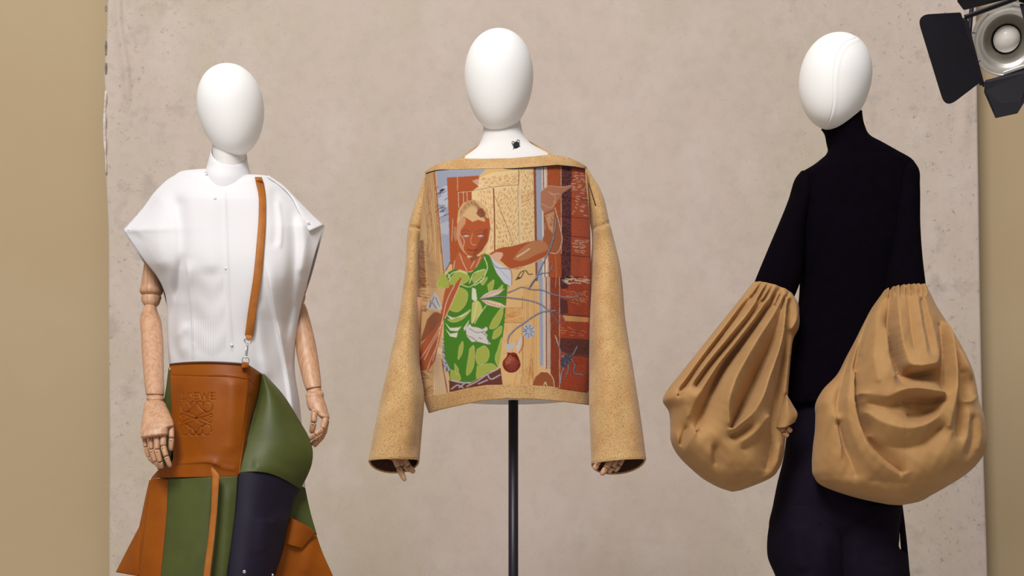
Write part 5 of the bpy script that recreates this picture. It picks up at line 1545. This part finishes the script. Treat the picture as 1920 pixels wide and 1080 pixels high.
lathe('reflector', [(0.074, -0.020), (0.086, 0.000), (0.0895, 0.004), (0.0895, 0.009), (0.087, 0.011), (0.0845, 0.008), (0.0835, 0.003), (0.080, 0.001), (0.0795, -0.002), (0.077, -0.008), (0.068, -0.018), (0.0605, -0.022), (0.059, -0.024), (0.054, -0.036), (0.046, -0.048), (0.040, -0.056), (0.036, -0.058), (0.036, -0.075)], M['reflector'], lamp)
torus('retaining_ring', LP(0, 0, 0.012), 0.0885, 0.0012, M['chrome'], lamp, rt, up)
lathe('housing', [(0.036, -0.074), (0.062, -0.070), (0.076, -0.018), (0.078, -0.02), (0.072, -0.075), (0.070, -0.20), (0.064, -0.215), (0.0, -0.218)], M['black_metal'], lamp)
lathe('socket', [(0.0, -0.068), (0.036, -0.067), (0.036, -0.06)], M['black_metal'], lamp)
lathe('bulb', [(0.022, -0.066), (0.028, -0.058), (0.033, -0.045), (0.0325, -0.033), (0.027, -0.023), (0.018, -0.016), (0.009, -0.0125), (0.0, -0.0115)], M['bulb'], lamp)
HS, FD_ = 0.0862, 0.020


def bar(name, a0, b0, a1, b1, wd, dp, d, mat):
    p0, p1 = LP(a0, b0, d), LP(a1, b1, d)
    ax = (p1 - p0) / np.linalg.norm(p1 - p0)
    sd = np.cross(ax, fd)
    V = [p + sd * s_ * wd / 2 + fd * q_ * dp / 2 for p in (p0, p1) for s_ in (-1, 1) for q_ in (-1, 1)]
    F = [(0, 1, 3, 2), (4, 6, 7, 5), (0, 4, 5, 1), (2, 3, 7, 6), (0, 2, 6, 4), (1, 5, 7, 3)]
    return mesh(name, V, F, mat, lamp, False, bevel=0.001)


for a0, b0, a1, b1 in ((-HS, -HS, -HS, HS), (HS, -HS, HS, HS), (-HS, HS, HS, HS), (-HS, -HS, HS, -HS)):
    bar('frame_bar', a0, b0, a1, b1, 0.012, 0.012, FD_, M['door'])
    nx_, ny_ = (math.copysign(1, a0), 0) if a0 == a1 else (0, math.copysign(1, b0))
    bar('hinge_rod', a0 * .96 + nx_ * .006, b0 * .96 + ny_ * .006, a1 * .96 + nx_ * .006, b1 * .96 + ny_ * .006, 0.004, 0.004, FD_ + .009, M['black_metal'])
for a0, b0, a1, b1 in ((-0.03, HS - .009, 0.03, HS - .009), (-0.03, -HS + .009, 0.03, -HS + .009)):
    bar('mounting_tab', a0, b0, a1, b1, 0.008, 0.002, FD_ - .006, M['reflector'])
for t_ in (100, 150, 200, 255, 300, 340):
    c_, s_ = math.cos(math.radians(t_)), math.sin(math.radians(t_))
    tube('clip', [LP(.080 * c_, .080 * s_, .012), LP(.0905 * c_, .0905 * s_, .014), LP(.0915 * c_, .0915 * s_, .006)], .0011, M['black_metal'], lamp, 8)


def rounded(pts, radii, k=7):
    """polygon corners rounded; pts (x, y, depth)"""
    out = []
    n_ = len(pts)
    for i in range(n_):
        p0, p, p1 = (np.array(pts[(i + j) % n_], float) for j in (-1, 0, 1))
        r = radii[i]
        if not r:
            out.append(tuple(p))
            continue
        a = p + (p0 - p) * min(0.45, r / np.linalg.norm((p0 - p)[:2]))
        b = p + (p1 - p) * min(0.45, r / np.linalg.norm((p1 - p)[:2]))
        for j in range(k + 1):
            t = j / k
            out.append(tuple((1 - t) ** 2 * a + 2 * t * (1 - t) * p + t * t * b))
    return out


plate('barn_door', rounded([(1719, 28, .05), (1801, 23.5, .125), (1841, 152, .118), (1773, 204, .055)], [24, 3, 3, 26]), M['door'], lamp, .0022)
plate('barn_door', rounded([(1847, 151, .118), (1934, 129, .105), (1931, 175, .08), (1908, 212, .05), (1866.5, 221, .045), (1845, 172, .085)], [2, 2, 2, 2, 2, 2]), M['door'], lamp, .0022)
plate('barn_door', rounded([(1807, 19, .125), (1903, -5, .115), (1898, -95, .06), (1840, -92, .055), (1794, 2, .115)], [2, 2, 14, 14, 4]), M['door'], lamp, .0022)
plate('barn_door', rounded([(1909, -3, .112), (1941, 120, .10), (1944, 128, .09), (2015, 110, .03), (1985, -40, .045)], [2, 2, 2, 24, 24]), M['door'], lamp, .0022)
# yoke
_yk = [LP(0.085, 0, -0.12) + up * 0, LP(0.098, 0.0, -0.12), LP(0.10, 0.03, -0.14), LP(0.075, 0.10, -0.16), LP(0.0, 0.125, -0.17), LP(-0.06, 0.10, -0.16), LP(-0.085, 0.03, -0.14), LP(-0.078, 0, -0.12)]
tube('yoke', spline(_yk, 40), 0.006, M['black_metal'], lamp, 10)
for s_ in (-1, 1):
    tube('yoke_knob', [LP(0.066 * s_, 0, -0.12), LP(0.105 * s_, 0, -0.12)], 0.011, M['black_metal'], lamp, 16)

stand = thing('light_stand', 'black boom stand holding up the spotlight at the edge of the set', 'light stand', (P(2150, 0, .42)[0], .42, 0))
_yt = LP(0.0, 0.125, -0.17)
_sx = P(2150, 0, .42)[0]
tube('pole', [(_sx, .42, 0.12), (_sx, .42, _yt[2] + .12)], .013, M['black_metal'], stand, 18)
tube('boom_arm', [(_sx + .25, .45, _yt[2] + .13), (_sx, .42, _yt[2] + .10), tuple(_yt + np.array([0, 0, .012]))], .010, M['black_metal'], stand, 14)
tube('clamp', [(_sx, .42, _yt[2] + .06), (_sx, .42, _yt[2] + .14)], .024, M['black_metal'], stand, 20)
for k in range(3):
    t = 2 * math.pi * k / 3 + .5
    tube('leg', [(_sx, .42, .55), (_sx + .2 * math.cos(t), .42 + .2 * math.sin(t), .28), (_sx + .42 * math.cos(t), .42 + .42 * math.sin(t), .012)], .010, M['black_metal'], stand, 12)
